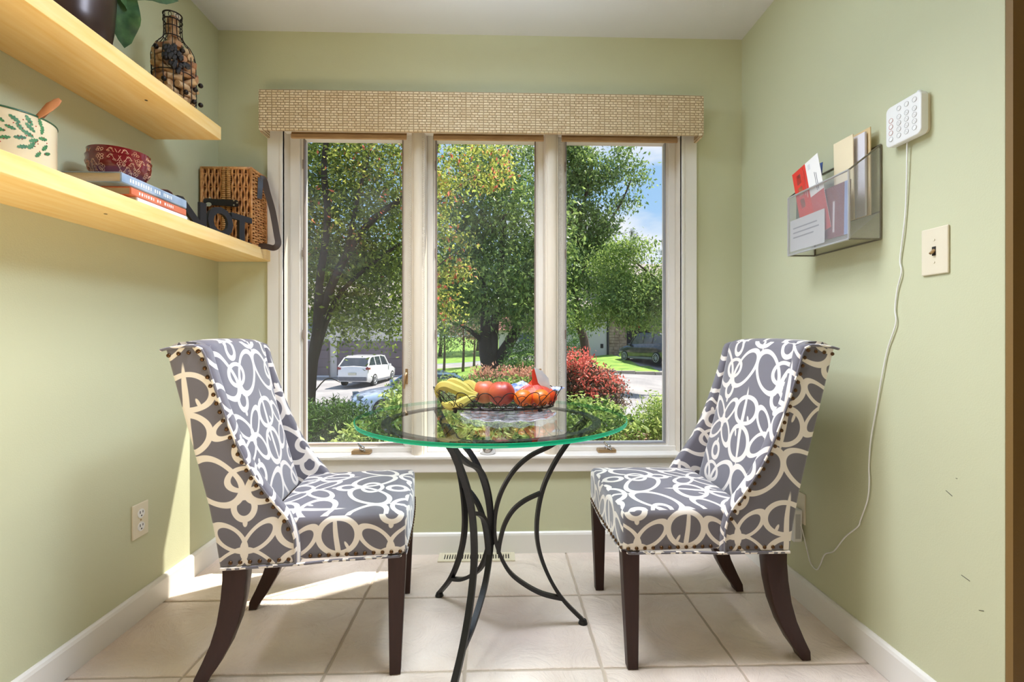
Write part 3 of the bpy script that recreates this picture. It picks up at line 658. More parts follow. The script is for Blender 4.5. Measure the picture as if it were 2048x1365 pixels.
# ---- red bowls, floral print made of thin raised strokes
M['redglaze']=mat('oxblood_glaze',sr(112,18,24),.18,coat=.5,spec=.6); M['cream']=mat('cream_glaze',sr(222,190,140),.3,coat=.3); M['creamline']=mat('cream_line_print',sr(226,176,142),.4)
def bowl_prof(r,hh):
    o=[(0,0),(r*.50,0),(r*.52,.006),(r*.60,.010),(r*.80,hh*.28),(r*.93,hh*.52),(r*.985,hh*.78),(r*.97,hh*.9),(r,hh)]
    return o,[(r-.004,hh+.0005),(r*.94,hh*.86),(r*.90,hh*.52),(r*.74,hh*.28),(r*.5,.014),(0,.012)]
def bowl(label,c,r,hh,seed):
    t=thing('bowl',label,'bowl',c); o_,i_=bowl_prof(r,hh)
    bm=B(); lathe(bm,o_,40); obj('body',bm,M['redglaze'],t,smooth=True)
    bm=B(); lathe(bm,[o_[-1]]+i_,40); obj('lining',bm,M['cream'],t,smooth=True)
    def surf(a,z_):
        zs=[p[1] for p in o_]; rs=[p[0] for p in o_]; rr=float(np.interp(z_,zs[2:],rs[2:]))+.0006; return Vector((rr*math.cos(a),rr*math.sin(a),z_))
    bm=B(); q=random.Random(seed)
    def stroke(pts,closed=False): tube(bm,[surf(a,z_) for a,z_ in pts],.0007,3,closed=closed)
    for m_ in range(11):
        a0=m_*2*PI/11+q.uniform(-.08,.08)+.2
        for zc in ((hh*.42,hh*.80) if m_%2==0 else (hh*.60,hh*.25)):
            s=.0085
            for p in range(5):
                th=p*2*PI/5+q.random(); cx=a0+math.cos(th)*s*.8/r; cz=zc+math.sin(th)*s*.8
                stroke([(cx+math.cos(u)*s*.45/r,cz+math.sin(u)*s*.45) for u in np.linspace(0,2*PI,8)[:-1]],True)
            dd=q.choice((-1,1))
            stroke([(a0+dd*(.010+.012*k_/6)/r*2,min(hh*.93,max(.014,zc+.010*math.sin(k_*.9)))) for k_ in range(9)])
            for e_ in range(3):
                ax=a0+dd*(.022+.007*e_)/r; az=min(hh*.9,max(.016,zc+.008*math.sin(e_*2)))
                stroke([(ax+math.cos(u)*.004/r,az+math.sin(u)*.0022) for u in np.linspace(0,2*PI,6)[:-1]],True)
    obj('floral_print',bm,M['creamline'],t,kind='stuff'); return t
bowl('lower of two nested red floral bowls, standing on the books',(-1.180,1.545,ZB+.0005),.083,.078,4)
bowl('upper of two nested red floral bowls, set inside the other',(-1.180,1.545,ZB+.0205),.0795,.078,9)
# ---- crock with holly
M['enamel']=mat('cream_enamel',sr(216,198,162),.16,coat=.3); M['greenrim']=mat('green_rim',sr(46,84,58),.3); M['holly']=mat('holly_green_print',sr(38,92,54),.5,col2=sr(70,128,74),vscale=120); M['berry']=mat('berry_print',sr(168,44,38),.5)
cr_c=(-1.196,1.205,ZL); r=.097; hh=.124
t=thing('utensil_crock','cream enamel crock printed with holly at the left of the lower shelf','crock',cr_c)
bm=B(); lathe(bm,[(0,0),(r-.004,0),(r,.004),(r,hh),(r-.003,hh),(r-.003,.006),(0,.006)],64); obj('body',bm,M['enamel'],t,smooth=True)
bm=B(); tube(bm,[((r-.001)*math.cos(2*PI*k/64),(r-.001)*math.sin(2*PI*k/64),hh) for k in range(64)],.0028,6,closed=True); obj('rim',bm,M['greenrim'],t,smooth=True)
def holly(bm,a0,z0,rot,s):
    pts=[(-1,0),(-.72,.30),(-.5,.20),(-.25,.48),(0,.25),(.28,.46),(.5,.2),(.72,.28),(1,0)]; pts=pts+[(x,-y) for x,y in pts[-2:0:-1]]
    vs_=[]
    for x,y in pts:
        u=(x*math.cos(rot)-y*math.sin(rot))*s; v=(x*math.sin(rot)+y*math.cos(rot))*s; a=a0+u/r; vs_.append(bm.verts.new(((r+.0005)*math.cos(a),(r+.0005)*math.sin(a),z0+v)))
    c=bm.verts.new(((r+.0005)*math.cos(a0),(r+.0005)*math.sin(a0),z0))
    for i in range(len(vs_)): bm.faces.new((c,vs_[i],vs_[(i+1)%len(vs_)]))
bm=B(); bb=B(); ac=math.radians(-8)
lst=[(-.060,.094,-.5,.0085),(-.044,.080,-.25,.008),(-.060,.070,-.1,.0085),(-.038,.102,-.6,.0095),(-.030,.086,-.9,.009),(-.030,.062,.25,.0095),(-.016,.108,-1.0,.010),(-.014,.092,-.7,.010),(-.018,.076,-.4,.010),(-.008,.064,.5,.009),(-.026,.042,.4,.009),(-.012,.050,1.0,.0095),(0,.034,.9,.008),(.004,.112,-1.3,.009),(.008,.096,1.4,.009),(.010,.076,.2,.009),(.014,.056,.9,.009),(.020,.044,.4,.008),(-.052,.054,.3,.0085)]
for u,z_,rot,s in lst: holly(bm,ac+u/r*1.15,z_,rot,s*1.25)
for k_ in range(26):
    u=R.uniform(-.068,.02); z_=R.uniform(.036,.112); a=ac+u/r*1.15
    ball(bb,((r+.0003)*math.cos(a),(r+.0003)*math.sin(a),z_),.0013,u=6,v=4)
obj('holly_print',bm,M['holly'],t,kind='stuff'); obj('berry_print',bb,M['berry'],t,kind='stuff')
M['beech']=mat('beech_wood',sr(206,150,108),.5,col2=sr(180,118,80),vscale=20,stretch=(1,1,.2))
for k_,(lab,u,v,Y,fx,fy) in enumerate((('pale wooden spoon standing in the holly crock, front one',119,200,1.20,-.02,-.03),('darker wooden spoon standing in the holly crock, behind',104,206,1.235,-.03,.02))):
    tip=at(u,v,Y); b0=Vector((cr_c[0]+fx,cr_c[1]+fy,ZL+.012)); t=thing('wooden_spoon',lab,'spoon',b0)
    d=(tip-b0); bm=B(); tube(bm,[d*0,d*.55,d*.7],.0045,8); obj('handle',bm,M['beech'],t,smooth=True)
    bm=B(); tube(bm,[d*.68,d*.78,d*.88,d*.96,d*1.01],[.0045,.008,.010,.0095,.005],12)
    for v_ in bm.verts:
        q=v_.co-d*(v_.co.dot(d)/d.length_squared); v_.co-=Vector((0,q.y*.5,0))
    obj('spoon_head',bm,M['beech'],t,smooth=True)
# ---- plant pot on the upper shelf
M['pot']=mat('bronze_black_glaze',sr(52,38,34),.28,metal=.35,col2=sr(74,54,46),vscale=4); M['dleaf']=mat('dark_green_leaf',sr(30,66,34),.35,col2=sr(74,110,62),vscale=26,coat=.3); M['soil']=mat('soil',sr(50,38,30),.9,bump=.6,bscale=90)
t=thing('potted_plant','dark bronze plant pot with drooping green leaves on the upper shelf','plant',(-1.182,1.362,ZU))
bm=B(); lathe(bm,[(0,0),(.086,0),(.094,.008),(.102,.06),(.107,.13),(.108,.19),(.112,.20),(.104,.20),(.100,.18),(.0,.18)],48); p=obj('pot',bm,M['pot'],t,smooth=True)
bm=B(); lathe(bm,[(0,.181),(.099,.181)],24); obj('soil',bm,M['soil'],t)
def leafmesh(L_,W_,droop=.25,nseg=10):
    bm=B(); rows=[]
    for i in range(nseg+1):
        s=i/nseg; w=W_*(math.sin(PI*min(1,s*.9+.04))**.8)*(1.15-.45*s) if i<nseg else 0; z_=-droop*L_*s*s
        rows.append([bm.verts.new((x*w/2,s*L_,z_+abs(x)*w*.12+ (0.006*math.sin(s*14) if abs(x)>.9 else 0))) for x in (-1,-.5,0,.5,1)] if i<nseg else [bm.verts.new((0,L_,z_))])
    for a,b_ in zip(rows,rows[1:]):
        for k_ in range(4):
            if len(b_)==1: bm.faces.new((a[k_],a[k_+1],b_[0]))
            else: bm.faces.new((a[k_],a[k_+1],b_[k_+1],b_[k_]))
    return bm
pc=Vector(t.location)
def addleaf(base,tip,w,droop=.1,facing=None):
    b0=Vector(base)-pc; d=Vector(tip)-Vector(base); L_=d.length
    o=obj('leaf',leafmesh(L_,w,droop),M['dleaf'],t,smooth='all')
    y=d.normalized(); n=Vector(facing or (.75,-.65,.25)); n=(n-y*n.dot(y)).normalized(); x=y.cross(n)
    o.matrix_local=Matrix(((x.x,y.x,n.x,b0.x),(x.y,y.y,n.y,b0.y),(x.z,y.z,n.z,b0.z),(0,0,0,1))); return b0
for bs,tp,w in (((-1.10,1.45,2.075),at(253,96,1.50),.085),((-1.09,1.43,2.06),at(273,44,1.52),.055),((-1.13,1.47,2.075),at(236,60,1.53),.07),((-1.15,1.43,2.05),(-1.00,1.55,2.10),.08),((-1.2,1.32,2.04),(-1.12,1.20,2.12),.08),((-1.22,1.36,2.04),(-1.2,1.25,2.18),.07),((-1.2,1.40,2.04),(-1.24,1.52,2.17),.08)):
    addleaf(bs,tp,w)
bm=B()
for bs in ((-1.10,1.45,2.075),(-1.09,1.43,2.06),(-1.13,1.47,2.075),(-1.15,1.43,2.05),(-1.2,1.32,2.04),(-1.22,1.36,2.04),(-1.2,1.40,2.04)):
    q=Vector(bs)-pc; tube(bm,smoothp([(0,0,.178),(q.x*.4,q.y*.4,.215),(q.x,q.y,q.z)],5),.0022,5)
obj('stem',bm,M['dleaf'],t,smooth=True)
# ---- bottle shaped cork cage
M['cork']=mat('wine_cork',sr(214,184,140),.8,col2=sr(180,132,86),vscale=35,bump=.4,bscale=150); M['cork2']=mat('wine_stained_cork',sr(148,92,60),.8,col2=sr(200,158,112),vscale=25,bump=.4,bscale=150)
t=thing('cork_cage','bottle-shaped black wire cage filled with wine corks on the upper shelf','cork holder',(-1.133,1.735,ZU)); t.rotation_euler=(0,math.radians(-1.5),.3)
prof=[(.058,.004),(.064,.02),(.066,.10),(.066,.165),(.061,.190),(.050,.212),(.036,.228),(.029,.240),(.027,.262),(.027,.300)]
def pr(z_): return float(np.interp(z_,[p[1] for p in prof],[p[0] for p in prof]))
bm=B()
for k_ in range(14):
    a=2*PI*k_/14; tube(bm,[(rr*math.cos(a),rr*math.sin(a),z_) for rr,z_ in prof],.0014,5)
for z_ in (.004,.105,.242,.276): tube(bm,[(pr(z_)*math.cos(2*PI*k_/28),pr(z_)*math.sin(2*PI*k_/28),z_) for k_ in range(28)],.0018,5,closed=True)
for z_ in (.300,.322): tube(bm,[(.028*math.cos(2*PI*k_/28),.028*math.sin(2*PI*k_/28),z_) for k_ in range(28)],.0026,6,closed=True)
for k_ in range(8):
    a=2*PI*k_/8; tube(bm,[(.028*math.cos(a+.16*math.cos(u)),.028*math.sin(a+.16*math.cos(u)),.311+.008*math.sin(u)) for u in np.linspace(0,2*PI,10)[:-1]],.0012,4,closed=True)
obj('wire_cage',bm,M['blackwire'],t,smooth='all')
bm=B(); q=random.Random(5)
def facing(a,z_,off=.004): return Vector(((pr(z_)+off)*math.cos(a),(pr(z_)+off)*math.sin(a),z_))
fa=math.radians(-62)-.3+.15
for k_ in range(60):      # the grape leaf emblem, built of overlapping lobes
    u=q.uniform(-1,1); v=q.uniform(-1,1)
    if abs(u)+abs(v)>1.15: continue
    a=fa+u*.55; z_=.142+v*.042-u*.018; c=facing(a,z_); rr=bmesh.ops.create_icosphere(bm,subdivisions=1,radius=q.uniform(.007,.011))
    for w_ in rr['verts']: w_.co=Vector((w_.co.x,w_.co.y,w_.co.z*1.3))+c
obj('leaf_emblem',bm,M['black'],t)
bead0=None
for a,z_,off in ((fa-1.45,.088,.010),(fa+1.6,.10,.012),(fa+1.6,.03,.012),(fa-.5,.066,.005),(fa+.95,.062,.005),(fa+.4,.036,.005),(fa+.3,.175,.005),(fa-.9,.178,.003),(fa-.4,.135,.007),(fa+.9,.018,.004)):
    c=facing(a,z_,off)
    if bead0 is None: bead0=obj('bead',ball(B(),(0,0,0),.0085,u=10,v=7),M['blackwire'],t,smooth='all'); o=bead0
    else: o=bead0.copy(); C.objects.link(o)
    o.location=c
ck=None; ck2=None; layers=[]
for li,z_ in enumerate(np.arange(.018,.215,.0225)):
    rr=pr(float(z_)+.01)-.016; n_=7 if rr>.035 else 4
    for k_ in range(n_): layers.append((rr,2*PI*k_/n_+li*.45+q.uniform(-.2,.2),float(z_)))
layers+= [(.010,k_*2.1,.232+.0) for k_ in range(3)]+[(.009,k_*2.1+1,.262) for k_ in range(3)]+[(.008,1+k_*2.1,.292) for k_ in range(3)]
for i,(rr,a,z_) in enumerate(layers):
    m_=M['cork'] if q.random()<.6 else M['cork2']
    if m_ is M['cork'] and ck is None: bm=B(); tube(bm,[(0,0,-.021),(0,0,.021)],.0112,12); ck=obj('cork',bm,m_,t,smooth=True); o=ck
    elif m_ is M['cork2'] and ck2 is None: bm=B(); tube(bm,[(0,0,-.021),(0,0,.021)],.0112,12); ck2=obj('cork',bm,m_,t,smooth=True); o=ck2
    else: o=(ck if m_ is M['cork'] else ck2).copy(); C.objects.link(o)
    o.location=(rr*math.cos(a),rr*math.sin(a),z_)
    o.rotation_euler=(PI/2+q.uniform(-.5,.5),q.uniform(-.3,.3),a+q.choice((0,PI/2,0))+q.uniform(-.4,.4)) if z_<.225 else (q.uniform(-.12,.12),q.uniform(-.12,.12),0)
bm=B(); tube(bm,[(.006,.012,.315),(.008,.018,.338)],.0115,12); obj('stopper',bm,mat('pale_stopper',sr(214,200,176),.7),t,smooth=True)
# ---------------------------------------------------------------- right wall: organizer and post
def perf(name,col,frac,scale=330):
    m=bpy.data.materials.new(name); m.use_nodes=True; nt=m.node_tree; b=nt.nodes['Principled BSDF']; L=nt.links.new
    b.inputs['Base Color'].default_value=col; b.inputs['Metallic'].default_value=.6; b.inputs['Roughness'].default_value=.4
    tc=N(nt,'TexCoord'); sc=N(nt,'VectorMath',operation='SCALE'); sc.inputs['Scale'].default_value=scale; L(tc.outputs['UV'],sc.inputs[0])
    rt=N(nt,'Mapping'); rt.inputs['Rotation'].default_value=(0,0,PI/4); L(sc.outputs[0],rt.inputs[0])
    fr=N(nt,'VectorMath',operation='FRACTION'); L(rt.outputs[0],fr.inputs[0]); sb=N(nt,'VectorMath',operation='SUBTRACT'); sb.inputs[1].default_value=(.5,.5,0); L(fr.outputs[0],sb.inputs[0])
    sp=N(nt,'SeparateXYZ'); L(sb.outputs[0],sp.inputs[0]); cb=N(nt,'CombineXYZ'); L(sp.outputs[0],cb.inputs[0]); L(sp.outputs[1],cb.inputs[1])
    ln=N(nt,'VectorMath',operation='LENGTH'); L(cb.outputs[0],ln.inputs[0]); lt=N(nt,'Math',operation='GREATER_THAN'); lt.inputs[1].default_value=frac; L(ln.outputs['Value'],lt.inputs[0]); L(lt.outputs[0],b.inputs['Alpha']); return m
M['mesh']=perf('silver_perforated_metal',sr(205,206,212),.455,300); M['silver']=mat('silver_rod',sr(214,214,216),.3,metal=.6); M['silverd']=mat('pewter_rod',sr(132,126,112),.35,metal=.6)
OY=1.612; OZ=1.332; ow=.155; od=.103
t=thing('mail_organizer','silver mesh wall organizer stuffed with post on the right wall','organizer',(XR-.001,OY,OZ),-PI/2)
def quad(pts,uvs):
    bm=B(); f=bm.faces.new([bm.verts.new(p) for p in pts]); uv=bm.loops.layers.uv.verify()
    for l,u in zip(f.loops,uvs): l[uv].uv=u
    return bm
def rods(bm,pts,r=.003): return tube(bm,pts,1,closed=True,flat=(r*2,r*2),up=(0.1,.2,1)) 
f=obj('front_panel',quad([(-ow,-od,0),(ow,-od,0),(ow,-od,.213),(-ow,-od,.213)],[(0,0),(.31,0),(.31,.213),(0,.213)]),M['mesh'],t)
def rodset(name,pairs,m_,par,r=.003):
    bm=B()
    for a,b_ in pairs: tube(bm,[a,b_],r,6)
    return obj(name,bm,m_,par)
A=[(-ow,-od,0),(ow,-od,0),(ow,-od,.213),(-ow,-od,.213)]; rodset('front_rim',list(zip(A,A[1:]+A[:1])),M['silver'],f,.0035)
for s in (-1,1):
    A=[(s*ow,-od,0),(s*ow,-.003,0),(s*ow,-.003,.291),(s*ow,-od,.213)]
    f=obj('side_panel',quad(A,[(0,0),(.1,0),(.1,.29),(0,.213)]),M['mesh'],t); rodset('side_rim',list(zip(A,A[1:]+A[:1])),M['silverd'],f,.0028)
A=[(-ow,-od,.002),(ow,-od,.002),(ow,-.004,.085),(-ow,-.004,.085)]
f=obj('pocket_floor',quad(A,[(0,0),(.31,0),(.31,.13),(0,.13)]),M['mesh'],t); rodset('floor_rim',[(A[2],A[3])],M['silverd'],f,.0022)
rodset('back_rod',[((-ow,-.003,.291),(ow,-.003,.291))],M['silverd'],t,.0028); rodset('back_rod',[((-ow,-.003,.0),(ow,-.003,0))],M['silverd'],t,.0028)
# loose post: thin sheets standing in the pocket, each its own thing
def sheet(name,label,cat,x0,x1,zb,zt,y,col,tilt=0,lean=.10,th=.0012,extras=()):
    mt=mat(name+'_paper',col,.55); cx=(x0+x1)/2; w=(x1-x0)/2; hh=zt-zb
    tt=thing(name,label,cat,(XR-.001+y,OY-cx,OZ+zb),0); tt.rotation_euler=(0,0,-PI/2)
    tt.rotation_mode='XYZ'; tt.matrix_world=Matrix.Translation((XR-.001+y,OY-cx,OZ+zb))@Matrix.Rotation(-PI/2,4,'Z')@Matrix.Rotation(-lean,4,'X')@Matrix.Rotation(tilt,4,'Y')
    obj('sheet',box(B(),-w,w,0,th,0,hh),mt,tt)
    for (nm,a,b_,c,d,cc) in extras: obj(nm,box(B(),-w+2*w*a,-w+2*w*b_,-.0005,0,hh*c,hh*d),mat(nm+'_ink',cc,.55),tt)
    return tt
sheet('manila_folder','cream manila folder standing tallest in the organizer, right end','folder',.012,.100,.075,.345,-.046,sr(240,224,188),.02,-.03,.003)
sheet('manila_folder','tan manila folder behind the cream one, against the wall','folder',.045,.138,.08,.352,-.022,sr(224,196,146),.02,-.02,.003)
sheet('paper_stack','white sheaf of papers beside the tan folder at the organizer back','papers',.058,.130,.08,.340,-.033,sr(226,222,228),.02,-.02,.006)
sheet('red_mailer','red mailer with small portraits and white address half, leaning out front','mailer',-.082,.062,.045,.312,-.092,sr(238,236,232),-.20,-.04,.0015,
  [('red_panel',0,.52,0,1,sr(216,58,44)),('red_lower',.52,1,0,.52,sr(196,80,78)),('portrait_picture',.14,.30,.80,.93,sr(206,190,168)),('portrait_picture',.14,.30,.63,.76,sr(226,170,120)),('portrait_picture',.14,.30,.46,.59,sr(196,176,160)),('hair_patch',.17,.27,.88,.93,sr(70,52,44)),('text_strip',.42,.45,.55,.95,sr(240,220,210)),('text_strip',.35,.38,.60,.90,sr(236,210,200)),('address_line',.78,.795,.55,.80,sr(120,118,124)),('address_line',.83,.845,.55,.78,sr(120,118,124)),('stamp_ring',.60,.68,.88,.95,sr(214,214,216))])
sheet('green_brochure','green and brown brochure with white diamond mark at the organizer left end','brochure',-.151,-.080,.05,.290,-.078,sr(98,102,72),.03,.0,.001,[('white_diamond',.28,.52,.83,.90,sr(226,226,220)),('pale_picture',.66,1,.55,.95,sr(186,180,172)),('white_script',.55,.75,.86,.88,sr(228,228,224))])
sheet('blue_leaflet','blue leaflet tucked between the brochure and the red mailer','leaflet',-.112,-.040,.05,.305,-.066,sr(70,92,150),.05,.02,.001,[('sky_panel',0,.6,.7,1,sr(176,196,226))])
sheet('printed_letter','grey printed letter low in the front of the organizer','letter',-.148,.040,.012,.125,-.1005,sr(214,212,208),.0,.0,.001,[('text_strip',.1,.8,.7,.74,sr(150,148,150)),('text_strip',.1,.85,.55,.59,sr(150,148,150)),('text_strip',.1,.7,.40,.44,sr(150,148,150))])
sheet('maroon_catalogue','maroon catalogue standing inside the organizer right half','catalogue',-.030,.140,.022,.190,-.090,sr(128,74,74),.02,.0,.003,[('white_strip',.55,.60,.1,.7,sr(214,204,204)),('blue_edge',.86,1,.0,1,sr(150,168,206))])
# keypad
t=thing('alarm_keypad','white square alarm keypad hanging above the light switch','keypad',(XR,1.346,1.588),-PI/2)
kw=.060; kh=.118
bm=rboxmesh(kw,.011,kh/2,.010,8,lambda p:Vector((p.x,p.y,p.z)))
def rrect(w,hh,r,n=6):
    o=[]
    for cx,cy,a0 in ((w-r,hh-r,0),(-w+r,hh-r,PI/2),(-w+r,-hh+r,PI),(w-r,-hh+r,3*PI/2)):
        for k_ in range(n+1): a=a0+PI/2*k_/n; o.append((cx+r*math.cos(a),cy+r*math.sin(a)))
    return o
bm.free(); bm=B(); prism(bm,[(x,z_+kh/2) for x,z_ in rrect(kw,kh/2,.015)],'y',-.030,-.008,.003,3); obj('body',bm,M['whitepl'],t,smooth=True)
bm=B(); prism(bm,[(x+.003,z_+kh/2) for x,z_ in rrect(kw-.006,kh/2-.004,.012)],'y',-.008,0,.001); obj('back_plate',bm,M['ivory'],t,smooth=True)
bm=B(); tube(bm,[(.030,-.012,kh-.002),(.030,-.006,kh+.009)],.007,10); tube(bm,[(-.012,-.015,kh-.003),(-.012,-.015,kh+.002)],.004,8); obj('hook',bm,M['whitepl'],t,smooth=True)
M['greyring']=mat('grey_key_ring',sr(196,196,196),.4); M['redring']=mat('red_key_ring',sr(196,120,110),.4)
cols=[-.040,-.012,.014,.040]; rowz=[.100,.076,.058,.040,.022]
digits={(1,1):'1',(1,2):'2',(1,3):'3',(2,1):'4',(2,2):'5',(2,3):'6',(3,1):'7',(3,2):'8',(3,3):'9',(4,2):'0'}
for ci,x in enumerate(cols):
    for ri,z_ in enumerate(rowz):
        if ci==0 and ri==0: continue
        bm=B(); tube(bm,[(x,-.0295,z_),(x,-.0312,z_)],.0068,16); k_=obj('key',bm,M['whitepl'],t,smooth=True)
        bm=B(); tube(bm,[(x+.0066*math.cos(a),-.0313,z_+.0066*math.sin(a)) for a in np.linspace(0,2*PI,17)[:-1]],.0006,4,closed=True); obj('key_ring',bm,M['redring'] if ci==0 and ri<4 else M['greyring'],k_)
        if (ri,ci) in digits:
            me=textmesh(digits[(ri,ci)],.006,.0001,0,Matrix.Translation((x-.0018,-.0315,z_-.002))@Matrix.Rotation(PI/2,4,'X')); obj('digit',me,M['greyring'],k_)
# cable and adapter
cb_=[(1.172,1.353,1.592),(1.1745,1.356,1.52),(1.177,1.362,1.426),(1.1775,1.366,1.38),(1.177,1.372,1.33),(1.178,1.384,1.256),(1.177,1.378,1.22),(1.178,1.394,1.17),(1.178,1.402,1.111),(1.177,1.398,1.07),(1.178,1.430,.991),(1.177,1.452,.90),(1.178,1.474,.803),(1.176,1.492,.71),(1.178,1.503,.624),(1.175,1.498,.57),(1.178,1.509,.511),(1.177,1.537,.437),(1.176,1.548,.41),(1.178,1.609,.350),(1.175,1.66,.28),(1.178,1.71,.246),(1.177,1.735,.195),(1.178,1.756,.169),(1.177,1.788,.178),(1.177,1.81,.22),(1.170,1.835,.30),(1.160,1.85,.330)]
bm=B(); tube(bm,smoothp(cb_,6),.0022,6); tag(obj('power_cable',bm,M['whitepl'],smooth='all'),'thin white cable hanging from the alarm keypad down the right wall','cable')
t=thing('power_adapter','white plug-in adapter with small print at the low right wall outlet','adapter',(XR-.006,1.858,.300),-PI/2)
obj('body',box(B(),-.022,.022,-.034,0,-.064,.060,.004),M['whitepl'],t)
bm=B(); box(bm,.0222,.0226,-.028,-.008,-.05,.045)
for k_ in range(12): pass
obj('rating_label',bm,M['greyring'],t)
# ---------------------------------------------------------------- things on the table
TT=TZ+.0005
t=thing('glass_plate','scalloped clear pressed-glass plate under the wire fruit basket','plate',(.035,1.655,TT))
bm=B(); rings=[]
for j,(rr,z_) in enumerate(((0,.0),(.07,.0),(.12,.001),(.150,.005),(.160,.008),(.158,.0095),(.148,.0075),(.12,.004),(0,.003))):
    if rr==0: rings.append([bm.verts.new((0,0,z_))]); continue
    rings.append([bm.verts.new((rr*(1+.035*abs(math.cos(7*a))*(rr/.16)**4)*math.cos(a),rr*(1+.035*abs(math.cos(7*a))*(rr/.16)**4)*math.sin(a),z_+.003*math.cos(14*a)*(rr/.16)**4)) for a in np.linspace(0,2*PI,113)[:-1]])
for a,b_ in zip(rings,rings[1:]):
    n_=112
    for k_ in range(n_):
        k2=(k_+1)%n_
        if len(a)==1: bm.faces.new((a[0],b_[k_],b_[k2]))
        elif len(b_)==1: bm.faces.new((a[k_],a[k2],b_[0]))
        else: bm.faces.new((a[k_],b_[k_],b_[k2],a[k2]))
obj('dish',bm,M['crystal'],t,smooth='all')
# fruit basket (oval)
BX,BY=.0,1.790; BZ=TT; A0,B0=.205,.118; A1,B1=.237,.150; HB=.078; ZF=.0165
t=thing('fruit_basket','oval black wire fruit basket with scroll sides on the glass table','basket',(BX,BY,BZ))
def ov(th,hh):   # hh 0..1 from the floor ring to the rim
    k_=hh**1.2; return Vector(((A0+(A1-A0)*k_)*math.cos(th),(B0+(B1-B0)*k_)*math.sin(th),ZF+hh*(HB-ZF)+ .008*abs(math.cos(th))**6*hh))
bm=B(); tube(bm,[ov(2*PI*k_/72,0) for k_ in range(72)],.0034,6,closed=True); obj('base_ring',bm,M['blackwire'],t,smooth='all')
bars=None
for k_ in range(13):
    x=-A0*.93+A0*1.86*k_/12; y=B0*math.sqrt(max(0,1-(x/A0)**2))
    bm=B(); tube(bm,[(x,-y,ZF),(x,y,ZF)],.0018,5); obj('floor_bar',bm,M['blackwire'],t)
for k_ in (-1,0,1):
    y=B0*.5*k_; x=A0*math.sqrt(1-(y/B0)**2); bm=B(); tube(bm,[(-x,y,ZF-.003),(x,y,ZF-.003)],.0018,5); obj('floor_bar',bm,M['blackwire'],t)
for sx,sy in ((1,1),(1,-1),(-1,1),(-1,-1)):
    obj('foot',ball(B(),(sx*.150,sy*B0*.66,.0082),.008,u=10,v=7),M['blackwire'],t,smooth='all')
# perimeter parametrised by arc length so that lobes stay even
ths=np.linspace(0,2*PI,721); pp=np.array([ov(a,.5)[:2] for a in ths]); sl=np.concatenate([[0],np.cumsum(np.hypot(*np.diff(pp,axis=0).T))]); Lp=sl[-1]
def sw(s,hh): return ov(float(np.interp(s%Lp,sl,ths)),hh)
NL=14; lw=Lp/NL
for k_ in range(NL):
    s0=(k_+.5)*lw+Lp*.75; bm=B()
    arch=[(-.10,.0),(-.30,.08),(-.44,.25),(-.46,.42),(-.36,.58),(-.30,.72),(-.22,.88),(-.10,.98),(0,1.0),(.10,.98),(.22,.88),(.30,.72),(.36,.58),(.46,.42),(.44,.25),(.30,.08),(.10,.0)]
    tube(bm,[sw(s0+p.x*lw,p.y) for p in smoothp([(a,b_,0) for a,b_ in arch],3)],.0016,5)
    for s in (-1,1):
        tube(bm,[sw(s0+s*(.20+(.16-.0115*i)*math.cos(i*.55-1.2))*lw*.9,max(.0,.22+(.20-.0135*i)*math.sin(i*.55-1.2)*-1*-1)) for i in range(14)],.0013,4)
    tube(bm,[sw(s0+lw/2+a*lw,b_) for a,b_ in ((-.20,.66),(-.14,.76),(0,.82),(.14,.76),(.20,.66))],.0013,4)
    obj('scroll',bm,M['blackwire'],t,smooth='all')
# fruit
def fruitmat(name,c1,c2,sc=9,rough=.45,sss=.15):
    m=mat(name,c1,rough,col2=c2,vscale=sc,coat=.12); m.node_tree.nodes['Principled BSDF'].inputs['Subsurface Weight'].default_value=sss; m.node_tree.nodes['Principled BSDF'].inputs['Subsurface Radius'].default_value=(.02,.01,.004); return m
M['banana']=fruitmat('banana_skin',sr(198,174,84),sr(168,158,74),14); M['bandark']=mat('banana_stem',sr(96,76,44),.7)
M['peach']=fruitmat('nectarine_skin',sr(178,70,40),sr(214,138,84),10); M['peach2']=fruitmat('dark_nectarine_skin',sr(138,36,26),sr(192,90,56),9); M['orange']=fruitmat('mandarin_skin',sr(226,110,18),sr(214,96,16),20)
def banana(label,pts,r=.0175):
    P=smoothp([at(u,v,Y) for u,v,Y in pts],5); o_=P[0]; n_=len(P); rs=[r*min(1,.25+2.6*(i/n_),.22+2.2*(1-i/n_)) for i in range(n_)]
    t=thing('banana',label,'banana',o_,0,'bananas in the basket'); bm=B(); tube(bm,[p-o_ for p in P],rs,7); obj('peel',bm,M['banana'],t,smooth=True)
    bm=B(); tube(bm,[P[-2]-o_,P[-1]-o_,P[-1]-o_+(P[-1]-P[-3])*.35],[.0048,.005,.006],6); obj('stem',bm,M['bandark'],t,smooth=True)
banana('front yellow banana lying lowest at the basket left end',[(884,806,1.74),(896,812,1.73),(915,810,1.725),(935,800,1.735),(952,793,1.75)],.017)
banana('leftmost banana, curving over the basket rim',[(876,796,1.77),(876,780,1.765),(890,772,1.76),(912,780,1.757),(934,789,1.757),(953,791,1.762)],.019)
banana('middle banana of the bunch, behind the leftmost one',[(893,786,1.81),(896,770,1.805),(908,766,1.80),(926,775,1.795),(942,786,1.785),(955,789,1.777)],.018)
banana('rearmost banana with its end turned up towards the window',[(912,800,1.85),(922,784,1.85),(932,770,1.845),(943,770,1.83),(951,780,1.81),(957,788,1.79)],.017)
